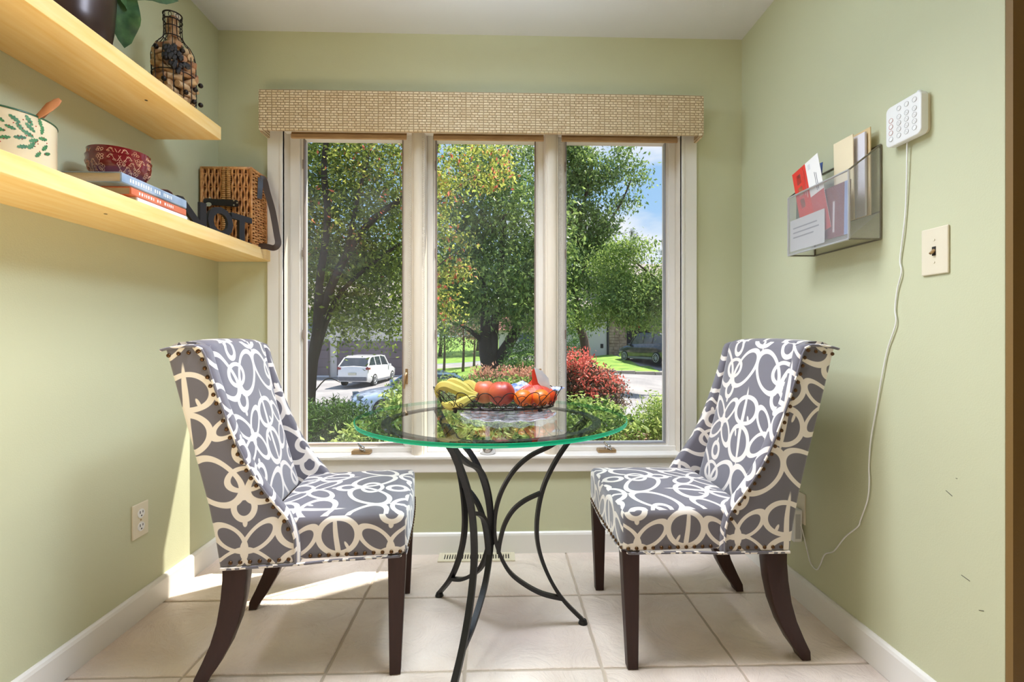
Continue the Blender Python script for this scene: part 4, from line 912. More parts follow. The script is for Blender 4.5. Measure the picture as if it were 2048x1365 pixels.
def nect(label,c,r,mm,rot):
    t=thing('nectarine',label,'nectarine',c,rot,'nectarines in the basket'); bm=B(); bmesh.ops.create_uvsphere(bm,u_segments=28,v_segments=18,radius=r)
    for v in bm.verts:
        p=v.co/r; d=math.hypot(p.x,p.y); cre=math.exp(-(p.y/.16)**2)*(1 if p.x>0 else 0)*.07; top=.22*math.exp(-(d/.28)**2) if p.z>0 else 0
        v.co=v.co*(1-cre)-Vector((0,0,top*r)); v.co.z*=.95
    obj('skin',bm,mm,t,smooth='all'); bm=B(); tube(bm,[(0,0,r*.70),(.001,0,r*.80)],.0022,5); obj('stem_pit',bm,M['bandark'],t)
zf=BZ+ZF+.002
nect('orange-pink nectarine next to the bananas',(at(969,795,1.83).x,1.825,zf+.045),.0465,M['peach'],2.0)
nect('darker red nectarine in front at the basket centre',(at(1003,795,1.745).x,1.752,zf+.047),.0485,M['peach2'],-1.4)
ors=[(1046,1.735),(1082,1.740),(1060,1.795),(1096,1.80),(1075,1.855)]
olab=['mandarin beside the dark nectarine, in the red net','front mandarin under the paper label','second row mandarin in the red net, near the nectarine','rightmost mandarin in the red net','rear mandarin of the net bag by the window side']
for k_,(u,Y) in enumerate(ors):
    c=at(u,800,Y); t=thing('mandarin',olab[k_],'mandarin',(c.x,Y,zf+.0325),k_); bm=B(); bmesh.ops.create_uvsphere(bm,u_segments=22,v_segments=14,radius=.034)
    for v in bm.verts: v.co.z*=.88; 
    obj('peel',bm,M['orange'],t,smooth='all'); bm=B(); tube(bm,[(0,0,.0285),(0,0,.031)],.003,6); obj('stem_end',bm,mat('green_calyx',sr(90,110,50),.7) if 'calyx' not in M else M['calyx'],t)
# red net bag drawn up over the mandarins, with paper header
def netmat():
    m=bpy.data.materials.new('red_plastic_net'); m.use_nodes=True; nt=m.node_tree; b=nt.nodes['Principled BSDF']; L=nt.links.new; b.inputs['Base Color'].default_value=sr(222,58,26); b.inputs['Roughness'].default_value=.4
    tc=N(nt,'TexCoord'); w1=N(nt,'TexWave',bands_direction='DIAGONAL'); w1.inputs['Scale'].default_value=130; L(tc.outputs['UV'],w1.inputs['Vector'])
    mp=N(nt,'Mapping'); mp.inputs['Scale'].default_value=(-1,1,1); L(tc.outputs['UV'],mp.inputs[0]); w2=N(nt,'TexWave',bands_direction='DIAGONAL'); w2.inputs['Scale'].default_value=130; L(mp.outputs[0],w2.inputs['Vector'])
    mx=N(nt,'Math',operation='MAXIMUM'); L(w1.outputs['Fac'],mx.inputs[0]); L(w2.outputs['Fac'],mx.inputs[1]); gt=N(nt,'Math',operation='GREATER_THAN'); gt.inputs[1].default_value=.80; L(mx.outputs[0],gt.inputs[0]); L(gt.outputs[0],b.inputs['Alpha']); return m
M['net']=netmat()
c0=Vector((at(1072,800,1.79).x,1.79,zf)); t=thing('net_bag','red net bag around the mandarins with a white paper header','net bag',c0)
bm=B(); rows=[]; prof=[(.064,.060,.004,0),(.076,.072,.022,0),(.076,.070,.040,.0),(.058,.052,.060,.0),(.036,.028,.078,.006),(.024,.014,.092,.010),(.020,.008,.100,.012),(.020,.004,.106,.012)]
uvl=bm.loops.layers.uv.verify(); Q=random.Random(2)
for j,(ra,rb,z_,dx) in enumerate(prof): rows.append([bm.verts.new((dx+(ra*(1+Q.uniform(-.05,.05)))*math.cos(a),rb*(1+Q.uniform(-.05,.05))*math.sin(a),z_+Q.uniform(-.002,.002))) for a in np.linspace(0,2*PI,29)[:-1]])
for j in range(len(rows)-1):
    for k_ in range(28):
        f=bm.faces.new((rows[j][k_],rows[j][(k_+1)%28],rows[j+1][(k_+1)%28],rows[j+1][k_]))
        for l,(a,b_) in zip(f.loops,((k_,j),(k_+1,j),(k_+1,j+1),(k_,j+1))): l[uvl].uv=(a*.013,b_*.018)
obj('net',bm,M['net'],t,smooth='all')
M['card']=mat('white_blue_card',sr(226,232,240),.4,col2=sr(196,210,230),vscale=18); M['redcard']=mat('red_card',sr(214,62,40),.4)
a_,b_,c_,d_=[at(u,v,Y)-c0 for u,v,Y in ((1068,735,1.752),(1097,757,1.756),(1096,788,1.762),(1076,766,1.758))]
bm=B(); vv=[bm.verts.new(p) for p in (a_,at(1084,742,1.752)-c0,b_,at(1101,778,1.760)-c0,c_,d_)]; bm.faces.new(vv); r_=bmesh.ops.extrude_face_region(bm,geom=bm.faces[:]); bmesh.ops.translate(bm,vec=(0,.0012,0),verts=[g_ for g_ in r_['geom'] if isinstance(g_,bmesh.types.BMVert)]); hd=obj('paper_header',bm,M['card'],t)
bm=B(); vv=[bm.verts.new(at(u,v,Y)-c0) for u,v,Y in ((1064,742,1.757),(1069,737,1.757),(1078,766,1.762),(1094,789,1.766),(1080,789,1.766),(1064,770,1.760))]; bm.faces.new(vv); r_=bmesh.ops.extrude_face_region(bm,geom=bm.faces[:]); bmesh.ops.translate(bm,vec=(0,.001,0),verts=[g_ for g_ in r_['geom'] if isinstance(g_,bmesh.types.BMVert)]); obj('red_fold',bm,M['redcard'],hd)
# snack wrappers
def wrapper(name,label,pts,colA,colB,seed):
    cc=sum((at(*p) for p in pts),Vector())/len(pts); t=thing(name,label,'wrapper',cc)
    m_=mat(name+'_foil',colA,.22,col2=colB,vscale=55,spec=.8,coat=.6); q=random.Random(seed); bm=B(); n_=7; G=[]
    A_,B_,C_,D_=[at(*p)-cc for p in pts]
    for side in (0,1):
        G.append([[bm.verts.new((A_.lerp(B_,i/n_)).lerp(D_.lerp(C_,i/n_),j/n_)+Vector((q.uniform(-.002,.002),(-.5+side)*.014*math.sin(PI*i/n_)*math.sin(PI*j/n_)+q.uniform(-.001,.001),q.uniform(-.002,.002)+(.5-side)*-.010*math.sin(PI*i/n_)*math.sin(PI*j/n_)))) for j in range(n_+1)] for i in range(n_+1)])
    for s_ in (0,1):
        for i in range(n_):
            for j in range(n_): bm.faces.new((G[s_][i][j],G[s_][i+1][j],G[s_][i+1][j+1],G[s_][i][j+1]))
    obj('foil',bm,m_,t,smooth='all')
wrapper('snack_wrapper','blue, white and brown snack wrapper behind the nectarines',((1014,772,1.84),(1046,762,1.88),(1062,772,1.86),(1024,790,1.83)),sr(70,110,170),sr(226,228,232),3)
wrapper('snack_wrapper','clear and blue crinkled wrapper over the basket right end',((1090,778,1.79),(1108,774,1.80),(1130,776,1.80),(1112,783,1.78)),sr(206,216,232),sr(60,90,160),8)
# silver footed holder on the ledge
c=at(975,908,2.30); t=thing('candle_holder','small nickel-based glass candle holder on the window ledge behind the table','candle holder',(c.x,2.330,.4705))
bm=B(); lathe(bm,[(0,0),(.034,0),(.037,.004),(.037,.044),(.034,.048),(.0,.048)],32); obj('base',bm,M['chrome'],t,smooth=True)
bm=B(); lathe(bm,[(.014,.048),(.010,.06),(.012,.075),(.009,.09),(.012,.105),(.009,.118),(.016,.128),(0,.130)],20); obj('stem',bm,M['crystal'],t,smooth='all')
# ---------------------------------------------------------------- outdoors
def gz(x,y):
    cols=((-8,[(3,-.95),(8,-1.25),(12,-1.5),(20,-1.68),(26,-1.70),(32,-1.58),(60,-1.0),(120,1)]),(-2.6,[(3,-.95),(8,-1.2),(12,-1.5),(18,-1.6),(24,-1.3),(32,-1.3),(60,-.7),(120,1)]),(.6,[(3,-.85),(8,-.80),(12,-.62),(16,-.45),(22,-.42),(30,-.75),(36,-.9),(60,-.3),(120,2)]),(8,[(3,-.9),(8,-1.05),(12,-1.15),(17,-1.2),(24.5,-.85),(29.7,-.33),(36,-.15),(60,.5),(120,3)]))
    zs=[float(np.interp(y,[p[0] for p in c[1]],[p[1] for p in c[1]])) for c in cols]
    return float(np.interp(x,[-8,-2.6,.6,8],zs))
def zone(x,y):
    r=x/y
    if r<-.140 and 8.5<y<33 and x<-1.2: return 'a'
    if r>.155 and 8.2+.0*x<y<24.6: return 'a'
    if 24.6<=y<34 and x>8.35-(y-24.6)*.045: return 'a'
    if 36<y<41: return 'a'
    return 'g'
M['asphalt']=mat('asphalt',sr(134,131,132),.85,col2=sr(158,154,153),vscale=.8,bump=.2,bscale=30); M['lawn']=mat('lawn',sr(96,132,44),.9,col2=sr(140,172,66),vscale=1.6,bump=.6,bscale=40); M['mulch']=mat('mulch_soil',sr(98,80,58),.95,col2=sr(140,116,84),vscale=7,bump=.8,bscale=30)
ga,gg,gm=B(),B(),B()
xs=np.arange(-30,34.1,.5); ys=np.concatenate([np.arange(2.6,20,.35),np.arange(20,70,.5),np.arange(70,130,4)])
def vgrid(bm,cls):
    cache={}
    def V(i,j):
        if (i,j) not in cache: x,y=float(xs[i]),float(ys[j]); cache[i,j]=bm.verts.new((x,y,gz(x,y)-(.0 if cls!='a' else .05)))
        return cache[i,j]
    for i in range(len(xs)-1):
        for j in range(len(ys)-1):
            x,y=(xs[i]+xs[i+1])/2,(ys[j]+ys[j+1])/2; c='m' if y<8.2 else zone(x,y)
            if c==cls: bm.faces.new((V(i,j),V(i+1,j),V(i+1,j+1),V(i,j+1)))
vgrid(ga,'a'); vgrid(gg,'g'); vgrid(gm,'m')
struct('ground_asphalt',ga,M['asphalt'],smooth=True); struct('ground_lawn',gg,M['lawn'],smooth=True); struct('ground_bed',gm,M['mulch'],smooth=True)
# kerb
M['kerb']=mat('stone_kerb',sr(168,158,146),.9,bump=.4,bscale=20)
kb=thing('stone_kerb','low grey stone kerb between the street and the sloping front lawn','kerb',(6,24.5,gz(6,24.5)))
for k_ in range(14):
    x=-.8+k_*1.0-1.2; 
    zc=gz(6+x+.5,24.5)-gz(6,24.5); obj('kerb_stone',box(B(),x+.01,x+.99,-.10,.10,zc-.2,zc+.10,.02),M['kerb'],kb)
# neighbouring brick corner of our own house
def brickmat():
    m=bpy.data.materials.new('pinkish_brick'); m.use_nodes=True; nt=m.node_tree; b=nt.nodes['Principled BSDF']; L=nt.links.new; tc=N(nt,'TexCoord'); s=N(nt,'SeparateXYZ'); c=N(nt,'CombineXYZ'); L(tc.outputs['Object'],s.inputs[0]); a=N(nt,'Math',operation='ADD'); L(s.outputs[0],a.inputs[0]); L(s.outputs[1],a.inputs[1]); L(a.outputs[0],c.inputs[0]); L(s.outputs[2],c.inputs[1])
    br=N(nt,'TexBrick'); br.inputs['Scale'].default_value=1; br.inputs['Brick Width'].default_value=.21; br.inputs['Row Height'].default_value=.072; br.inputs['Mortar Size'].default_value=.005; br.inputs['Color1'].default_value=sr(176,112,92); br.inputs['Color2'].default_value=sr(154,90,74); br.inputs['Mortar'].default_value=sr(196,184,170); L(c.outputs[0],br.inputs['Vector']); L(br.outputs[0],b.inputs['Base Color']); b.inputs['Roughness'].default_value=.85; return m
M['brick']=brickmat()
px0=at(611,400,3.1).x
struct('wall_brick_corner',box(B(),px0-.7,px0,2.72,3.1,-1.2,3.2),M['brick'])
struct('wall_sun_blocker',box(B(),1.30,2.0,2.52,3.17,-1.2,4.5),M['brick'])  # unseen block added to keep the sun off the right-hand panes
# ---- foliage
def rand_leaves(name,blobs,n,size,m,parent,seed=0,clump=.35,droop=.3,aspect=.45,shell=.5,nclump=None,jit=1.0):
    g_=np.random.default_rng(seed); b=np.array(blobs,float); vol=(b[:,3]*b[:,4]*b[:,5])**(.75); pr_=vol/vol.sum()
    nc=nclump or max(8,n//45); bi=g_.choice(len(b),nc,p=pr_); d=g_.normal(size=(nc,3)); d/=np.linalg.norm(d,axis=1)[:,None]; rad=g_.random(nc)**(1/3)*(1-shell)+shell*g_.random(nc)**.15
    cc=b[bi,:3]+d*rad[:,None]*b[bi,3:6]; ci=g_.integers(0,nc,n); P=cc[ci]+g_.normal(size=(n,3))*clump*np.array([1,1,.7])
    yaw=g_.random(n)*2*PI; pit=g_.normal(size=n)*.6-droop; rol=g_.normal(size=n)*.9
    ax=np.stack([np.cos(yaw)*np.cos(pit),np.sin(yaw)*np.cos(pit),np.sin(pit)],1); sd=np.stack([-np.sin(yaw),np.cos(yaw),np.zeros(n)],1); up=np.cross(ax,sd); sd=sd*np.cos(rol)[:,None]+up*np.sin(rol)[:,None]; nr=np.cross(ax,sd)
    L_=size*(.7+.6*g_.random(n))[:,None]*jit; V=np.stack([P,P+ax*L_*.45+sd*L_*aspect/2-nr*L_*.08,P+ax*L_,P+ax*L_*.45-sd*L_*aspect/2-nr*L_*.08],1).reshape(-1,3)
    me=bpy.data.meshes.new(name); me.vertices.add(4*n); me.vertices.foreach_set('co',V.astype(np.float32).ravel())
    idx=np.arange(n)[:,None]*4; F=np.concatenate([idx+np.array([[0,1,2]]),idx+np.array([[0,2,3]])],1).reshape(-1)
    me.loops.add(6*n); me.loops.foreach_set('vertex_index',F.astype(np.int32)); me.polygons.add(2*n); me.polygons.foreach_set('loop_start',np.arange(0,6*n,3,dtype=np.int32)); me.polygons.foreach_set('loop_total',np.full(2*n,3,dtype=np.int32)); me.update(calc_edges=True); me.validate()
    me.materials.append(m); o=bpy.data.objects.new(name,me); C.objects.link(o); o.parent=parent; o['kind']='stuff'; return o
G=lambda *a: sr(*a)
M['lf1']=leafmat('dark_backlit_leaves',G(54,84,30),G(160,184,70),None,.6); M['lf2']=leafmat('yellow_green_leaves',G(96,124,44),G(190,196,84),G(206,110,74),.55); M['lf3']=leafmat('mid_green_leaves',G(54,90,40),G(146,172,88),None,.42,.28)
M['lf4']=leafmat('fresh_green_leaves',G(78,112,44),G(150,174,84),None,.5); M['lf5']=leafmat('spruce_needles',G(60,88,64),G(110,134,96),None,.2); M['lf6']=leafmat('juniper_leaves',G(30,64,26),G(92,134,48),None,.35); M['lf7']=leafmat('red_tip_leaves',G(204,80,58),G(222,134,108),None,.35); M['lf8']=leafmat('shrub_inner_leaves',G(52,58,36),G(128,108,80),G(200,160,140),.35); M['lf9']=leafmat('lime_shrub_leaves',G(104,144,56),G(188,204,116),None,.5); M['lf10']=leafmat('pink_shrub_leaves',G(176,122,92),G(214,168,136),None,.45); M['lf11']=leafmat('far_leaves',G(60,90,52),G(130,158,86),None,.4)
M['bark']=mat('bark',sr(74,62,52),.9,bump=1,bscale=14,stretch=(1,1,.25),col2=sr(104,90,76),vscale=5); M['barkd']=mat('dark_bark',sr(44,38,32),.9,bump=1,bscale=14,stretch=(1,1,.25))
def limbs(parent,paths,m,o_,name='trunk'):
    bm=B()
    for pts,r0,r1 in paths:
        P=smoothp([Vector(p)-o_ for p in pts],5); n_=len(P); tube(bm,P,[r0+(r1-r0)*i/(n_-1) for i in range(n_)],8)
    return obj(name,bm,m,parent,smooth='all')
def bl(u,v,Y,rx,rz,ry=None): p=at(u,v,Y); return (p.x,p.y,p.z,rx,ry or rx,rz)
def plant(name,label,cat,base,blobs,n,size,m,paths,bark,seed,extra=(),group=None,**k):
    o_=Vector(base); t=thing(name,label,cat,o_,0,group); bb=[(b[0]-o_.x,b[1]-o_.y,b[2]-o_.z,b[3],b[4],b[5]) for b in blobs]
    rand_leaves('foliage',bb,n,size,m,t,seed,**k)
    for (eb,en,es,em,ek) in extra: rand_leaves('foliage',[(b[0]-o_.x,b[1]-o_.y,b[2]-o_.z,b[3],b[4],b[5]) for b in eb],en,es,em,t,seed+50,**ek)
    if paths: limbs(t,paths,bark,o_)
    return t
A=lambda *a: at(*a)
# near tree that fills the left pane
b0=A(612,830,7.0); b0.z=gz(b0.x,7)
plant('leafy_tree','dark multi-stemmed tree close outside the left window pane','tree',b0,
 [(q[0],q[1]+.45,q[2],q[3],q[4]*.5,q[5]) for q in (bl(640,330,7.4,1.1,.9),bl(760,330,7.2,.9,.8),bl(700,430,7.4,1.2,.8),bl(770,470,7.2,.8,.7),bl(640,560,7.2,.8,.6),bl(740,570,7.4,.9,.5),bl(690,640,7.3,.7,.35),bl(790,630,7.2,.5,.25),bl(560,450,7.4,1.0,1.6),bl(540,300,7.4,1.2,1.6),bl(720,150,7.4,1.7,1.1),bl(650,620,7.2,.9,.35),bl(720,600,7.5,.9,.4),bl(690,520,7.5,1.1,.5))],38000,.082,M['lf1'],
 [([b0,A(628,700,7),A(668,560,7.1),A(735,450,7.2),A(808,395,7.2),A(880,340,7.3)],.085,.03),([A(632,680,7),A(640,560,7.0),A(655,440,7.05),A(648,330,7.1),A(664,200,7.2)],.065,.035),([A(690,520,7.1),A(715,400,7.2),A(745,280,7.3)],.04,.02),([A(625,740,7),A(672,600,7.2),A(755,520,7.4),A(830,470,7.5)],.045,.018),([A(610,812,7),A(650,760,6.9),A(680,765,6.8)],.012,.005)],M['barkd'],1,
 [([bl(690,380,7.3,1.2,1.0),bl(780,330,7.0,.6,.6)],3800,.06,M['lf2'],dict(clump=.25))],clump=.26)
b0=A(838,840,6.4); b0.z=gz(b0.x,6.4)
plant('leafy_tree','slender yellow-green sapling with red tips at the left of the middle pane','tree',b0,
 [bl(880,330,6.6,.38,.35),bl(905,470,6.5,.22,.22),bl(890,560,6.5,.30,.30),bl(960,330,6.8,.45,.35),bl(900,620,6.6,.28,.2),bl(860,400,6.5,.35,.5),bl(850,200,6.5,.6,.5)],5200,.066,M['lf2'],
 [([b0,A(846,650,6.4),A(858,450,6.5),A(880,250,6.6)],.030,.010),([A(850,560,6.4),A(890,520,6.4),A(925,500,6.5)],.010,.004),([A(856,420,6.4),A(910,380,6.5),A(960,340,6.7)],.010,.004)],M['bark'],3,
 clump=.12,droop=.5,nclump=80)
# big tree of the middle pane
b0=A(985,742,20); b0.z=gz(b0.x,20)-.05
plant('large_tree','big spreading tree with forked trunk on the lawn in the middle pane','tree',b0,
 [bl(1000,560,20,2.6,1.6),bl(930,600,19,1.3,.9),bl(1060,600,19,1.5,1.2),bl(1030,440,20,2.3,1.6),bl(950,420,21,1.8,1.6),bl(1080,500,20,1.3,1.6),bl(1000,330,21,2.0,1.2),bl(900,500,20,1.5,1.8),bl(1050,620,18.5,.9,.6),bl(960,330,20,1.2,.8),bl(900,610,18,.8,.5)],27000,.20,M['lf3'],
 [([b0,A(972,700,20),A(972,660,20),A(968,600,20),A(955,500,20)],.36,.12),([A(990,742,20),A(1008,705,20),A(1030,665,20),A(1052,600,20),A(1070,480,20)],.32,.10),([A(972,690,20),A(945,665,19.8),A(920,650,19.5)],.14,.05),([A(985,720,20),A(990,640,20),A(1000,560,20),A(1010,420,20)],.22,.08)],M['barkd'],7,clump=.5,droop=.5)
# right pane trees
b0=A(1176,708,24); b0.z=gz(b0.x,24)-.05
plant('large_tree','tall leafy tree with leaning trunk left in the right pane','tree',b0,
 [bl(1150,330,24,1.2,1.2),bl(1190,350,24,1.0,.8),bl(1250,335,24,.8,.45),bl(1275,355,24,.45,.35),bl(1240,300,24,.35,.45),bl(1240,400,24,.7,.45),bl(1170,450,24,1.5,1.1),bl(1130,400,24,1.2,1.6),bl(1160,540,24,1.7,1.2),bl(1140,620,24,1.2,.8),bl(1200,480,24,.9,.6),bl(1130,300,24,1.0,.8),bl(1225,580,23,1.0,.6)],22000,.20,M['lf3'],
 [([b0,A(1168,680,24),A(1155,640,24),A(1150,560,24),A(1160,450,24),A(1185,330,24)],.26,.07),([A(1155,560,24),A(1190,490,24),A(1240,410,24),A(1262,360,24)],.10,.03),([A(1158,460,24),A(1135,400,24),A(1128,320,24)],.08,.03)],M['bark'],11,clump=.34,droop=.6)
b0=A(1345,760,17); b0.z=gz(b0.x,17)
plant('leafy_tree','fresh green tree reaching in from the right of the right pane','tree',b0,
 [bl(1255,500,17,.8,.45),bl(1240,560,17,.8,.5),bl(1300,590,17,.9,.7),bl(1230,620,17,.7,.45),bl(1295,650,16.5,.5,.25),bl(1220,530,17.5,.7,.5),bl(1330,560,17,.7,.8),bl(1270,640,16.6,.5,.2),bl(1180,640,17.5,.5,.3)],12500,.125,M['lf4'],
 [([b0,A(1350,640,17),A(1335,560,17),A(1325,480,17)],.13,.04),([A(1348,650,17),A(1300,620,17),A(1235,600,17)],.05,.02),([A(1340,580,17),A(1290,540,17),A(1240,500,17)],.05,.02)],M['bark'],13,clump=.22,droop=.6,
 extra=[([bl(1260,600,17,1.2,.8)],4000,.125,M['lf3'],dict(clump=.3,droop=.6))])
# spruce behind the right roof
def spruce(u,Y,ztop,w,label,seed):
    base=A(u,700,Y); base.z=gz(base.x,Y); hh=ztop-base.z; t=thing('spruce_tree',label,'tree',base); q=random.Random(seed); bl_=[]; P=[([(0,0,0),(0,0,hh*.5),(0,0,hh)],.16,.02)]
    for k_ in range(46):
        z_=hh*(.12+.86*k_/46); r_=w*(1-z_/hh)+.25; a=q.random()*2*PI; P.append(([(0,0,z_),(r_*.6*math.cos(a),r_*.6*math.sin(a),z_+.12),(r_*math.cos(a),r_*math.sin(a),z_+.35)],.03,.008))
        for s_ in (.35,.65,.95): bl_.append((r_*s_*math.cos(a),r_*s_*math.sin(a),z_+.1+.25*s_,.22,.22,.10))
    rand_leaves('foliage',bl_,5200,.16,M['lf5'],t,seed,clump=.10,aspect=.16,nclump=420)
    bm=B()
    for pts,r0,r1 in P: tube(bm,pts,[r0,(r0+r1)/2,r1],6)
    obj('trunk',bm,M['bark'],t,smooth='all')
spruce(1262,44,10.9,2.6,'sparse spruce rising behind the fresh green tree against the clouds',21); spruce(1330,47,9.5,3.0,'spruce behind the grey roof at the far right of the view',22)
# distant trees closing the view
far=[(640,47,3.6,'dark green tree far behind the garage, left end'),(760,48,3.7,'dark green tree behind the garage roof, right end'),(880,52,3.6,'hazy green tree beyond the far street, left in the middle pane'),(955,60,4.6,'pale green tree beyond the far lawn behind the forked tree'),(1040,55,4.2,'green tree behind the red-roofed house'),(1130,50,3.8,'green tree behind the stucco house, left of it'),(1215,54,3.4,'rounded green tree behind the stucco house roof'),(520,46,4,'dark tree at the far left beyond the driveway')]
for k_,(u,Y,r_,lab) in enumerate(far):
    b0=A(u,700,Y); b0.z=gz(b0.x,Y); zc=b0.z+r_*1.5+1.0
    plant('distant_tree',lab,'tree',b0,[(b0.x,Y,zc,r_,r_,r_*1.15),(b0.x-r_*.5,Y,zc-r_*.6,r_*.7,r_*.7,r_*.6),(b0.x+r_*.5,Y,zc-r_*.5,r_*.7,r_*.7,r_*.6),(b0.x,Y,zc+r_*.7,r_*.7,r_*.7,r_*.7)],5200,.40,M['lf11'],[([b0,b0+Vector((.1,0,2)),b0+Vector((0,0,r_*1.8))],.22,.1)],M['bark'],30+k_,clump=.7)
for k_,(u,Y,h_,lab) in enumerate(((888,34,4.0,'thin young tree beside the far street, leftmost'),(926,32,4.4,'young brown-trunked tree near the far street'),(948,36,4.6,'young tree just left of the forked trunk'))):
    b0=A(u,720,Y); b0.z=gz(b0.x,Y)
    plant('young_tree',lab,'tree',b0,[(b0.x,Y,b0.z+h_*.75,1.1,1.1,1.0),(b0.x+.4,Y,b0.z+h_*.5,.8,.8,.5)],1500,.17,M['lf11'] if k_!=1 else M['lf8'],[([b0,b0+Vector((.05,0,h_*.4)),b0+Vector((0,0,h_*.9))],.10,.04)],M['bark'],44+k_,clump=.3)
# bushes
b0=Vector((A(665,840,4.3).x,4.3,gz(-1.5,4.3)))
plant('juniper_bush','dark green feathery juniper bush low in the left pane','bush',b0,[bl(665,845,4.35,.36,.20),bl(640,855,4.2,.26,.22),bl(700,850,4.3,.26,.16),bl(650,900,4.3,.5,.30),bl(600,870,4.4,.4,.3),bl(720,900,4.3,.35,.2)],17000,.048,M['lf6'],[([b0,b0+Vector((.05,0,.3)),b0+Vector((.1,0,.6))],.02,.008),([b0,b0+Vector((-.15,.05,.3)),b0+Vector((-.3,.05,.6))],.02,.008)],M['barkd'],60,clump=.045,aspect=.22,droop=-.5,nclump=700)
def leafbush(label,u,v,Y,parts,n,size,m,seed,**k):
    b0=A(u,v,Y); b0.z=gz(b0.x,Y); q=random.Random(seed)
    st=[([b0,b0+Vector((q.uniform(-.2,.2),q.uniform(-.1,.1),(p[2]-b0.z)*.5)),Vector(p[:3])],.012,.004) for p in parts]
    plant('leafy_bush',label,'bush',b0,parts,n,size,m,st,M['bark'],seed,**k)
leafbush('lime green bush behind the table glass, left and middle panes',860,860,3.7,[bl(770,870,3.8,.26,.10),bl(810,820,3.9,.16,.18),bl(860,850,3.8,.25,.15),bl(920,858,3.7,.26,.14),bl(980,865,3.7,.26,.12),bl(740,895,3.7,.3,.10),bl(880,900,3.7,.5,.14)],6500,.060,M['lf9'],61,clump=.06,nclump=420,extra=[([bl(860,870,3.8,.5,.2),bl(960,875,3.8,.4,.15)],3200,.055,M['lf6'],dict(clump=.08))])
leafbush('mid green bush behind the fruit basket in the middle pane',1040,860,3.9,[bl(1040,865,3.9,.28,.14),bl(1000,840,4.1,.22,.12),bl(1075,845,4.0,.2,.14),bl(1110,870,3.9,.3,.2)],5000,.052,M['lf4'],62,clump=.07)
leafbush('pale straggly bush filling the lower left of the right pane',1190,855,4.0,[bl(1160,850,4.0,.26,.17),bl(1200,840,4.2,.22,.14),bl(1230,860,4.0,.22,.14),bl(1140,830,4.1,.18,.14),bl(1180,895,3.9,.4,.14)],5600,.050,M['lf9'],63,clump=.06,extra=[([bl(1170,855,4.1,.34,.2)],3400,.05,M['lf6'],dict(clump=.07)),([bl(1215,885,3.9,.35,.06)],900,.04,M['lf8'],dict(clump=.05))])
leafbush('fresh green feathery bush at the lower right corner of the right pane',1300,860,4.2,[bl(1290,850,4.2,.18,.17),bl(1315,840,4.2,.2,.24),bl(1265,870,4.2,.18,.12),bl(1330,880,4.2,.3,.2),bl(1350,850,4.2,.25,.25)],5200,.048,M['lf9'],64,clump=.06,aspect=.28,droop=-.3)
leafbush('low green hedge plants in front of the far lawn, middle pane',960,790,8.0,[bl(900,782,8,.5,.18),bl(960,785,8,.5,.16),bl(1030,785,8,.6,.2),bl(1090,790,8,.5,.25),bl(840,800,8,.6,.3)],9000,.075,M['lf4'],65,clump=.10,extra=[([bl(960,795,8,1.3,.2)],4000,.07,M['lf6'],dict(clump=.12))])
b0=A(1185,830,8.0); b0.z=gz(b0.x,8.0)
plant('red_tipped_bush','rounded bush with bright red leaf tips in the right pane','bush',b0,[bl(1185,790,8,.50,.50),bl(1150,770,8,.4,.42),bl(1215,800,8,.33,.38),bl(1120,780,8.1,.4,.4),bl(1170,840,8,.6,.3)],16000,.055,M['lf8'],[([b0,b0+Vector((.1,0,.4)),b0+Vector((.2,0,.9))],.02,.008),([b0,b0+Vector((-.1,0,.4)),b0+Vector((-.3,0,.9))],.02,.008)],M['barkd'],70,clump=.07,nclump=520,
 extra=[([bl(1172,745,7.9,.38,.20),bl(1145,722,8,.30,.20),bl(1210,765,7.9,.28,.20),bl(1235,795,7.9,.14,.25),bl(1110,725,8,.3,.2),bl(1190,770,7.7,.4,.25)],2500,.055,M['lf7'],dict(clump=.06,droop=-.6,nclump=330))])
for k_,(u,lab,rx) in enumerate(((985,'pinkish twiggy shrub below the forked tree, left one',.55),(1052,'pinkish twiggy shrub behind the fruit basket, right one',.5))):
    b0=A(u,790,10.5); b0.z=gz(b0.x,10.5)
    plant('pink_shrub',lab,'bush',b0,[bl(u,758,10.5,rx,.22),bl(u-12,765,10.5,rx*.6,.2),bl(u+15,755,10.5,rx*.5,.25)],1500,.075,M['lf10'],[([b0,b0+Vector((.05,0,.3)),b0+Vector((.15,0,.7))],.015,.006)],M['bark'],80+k_,clump=.07,droop=-.7,nclump=150,extra=[([bl(u,772,10.5,rx,.2)],2600,.07,M['lf6'],dict(clump=.1))])
for k_,(u,v,Y,r_,h_,lab) in enumerate(((1052,722,17,.85,.75,'round clipped dark hedge bush right of the forked trunk'),(1035,742,15,.55,.35,'smaller mounded dark bush in front of the round hedge'),(1145,690,30,.9,1.2,'dark conical hedge beside the stucco house wall'))):
    b0=A(u,v,Y); zc=b0.z; b0.z=gz(b0.x,Y); plant('hedge_bush',lab,'bush',b0,[(b0.x,Y,zc,r_,r_,h_),(b0.x,Y,(zc+b0.z)/2,r_*.9,r_*.9,h_*.8)],4200,.10,M['lf6'],[([b0,b0+Vector((0,0,.3)),b0+Vector((0,0,.6))],.04,.02)],M['barkd'],90+k_,clump=.09,shell=.85,nclump=900)
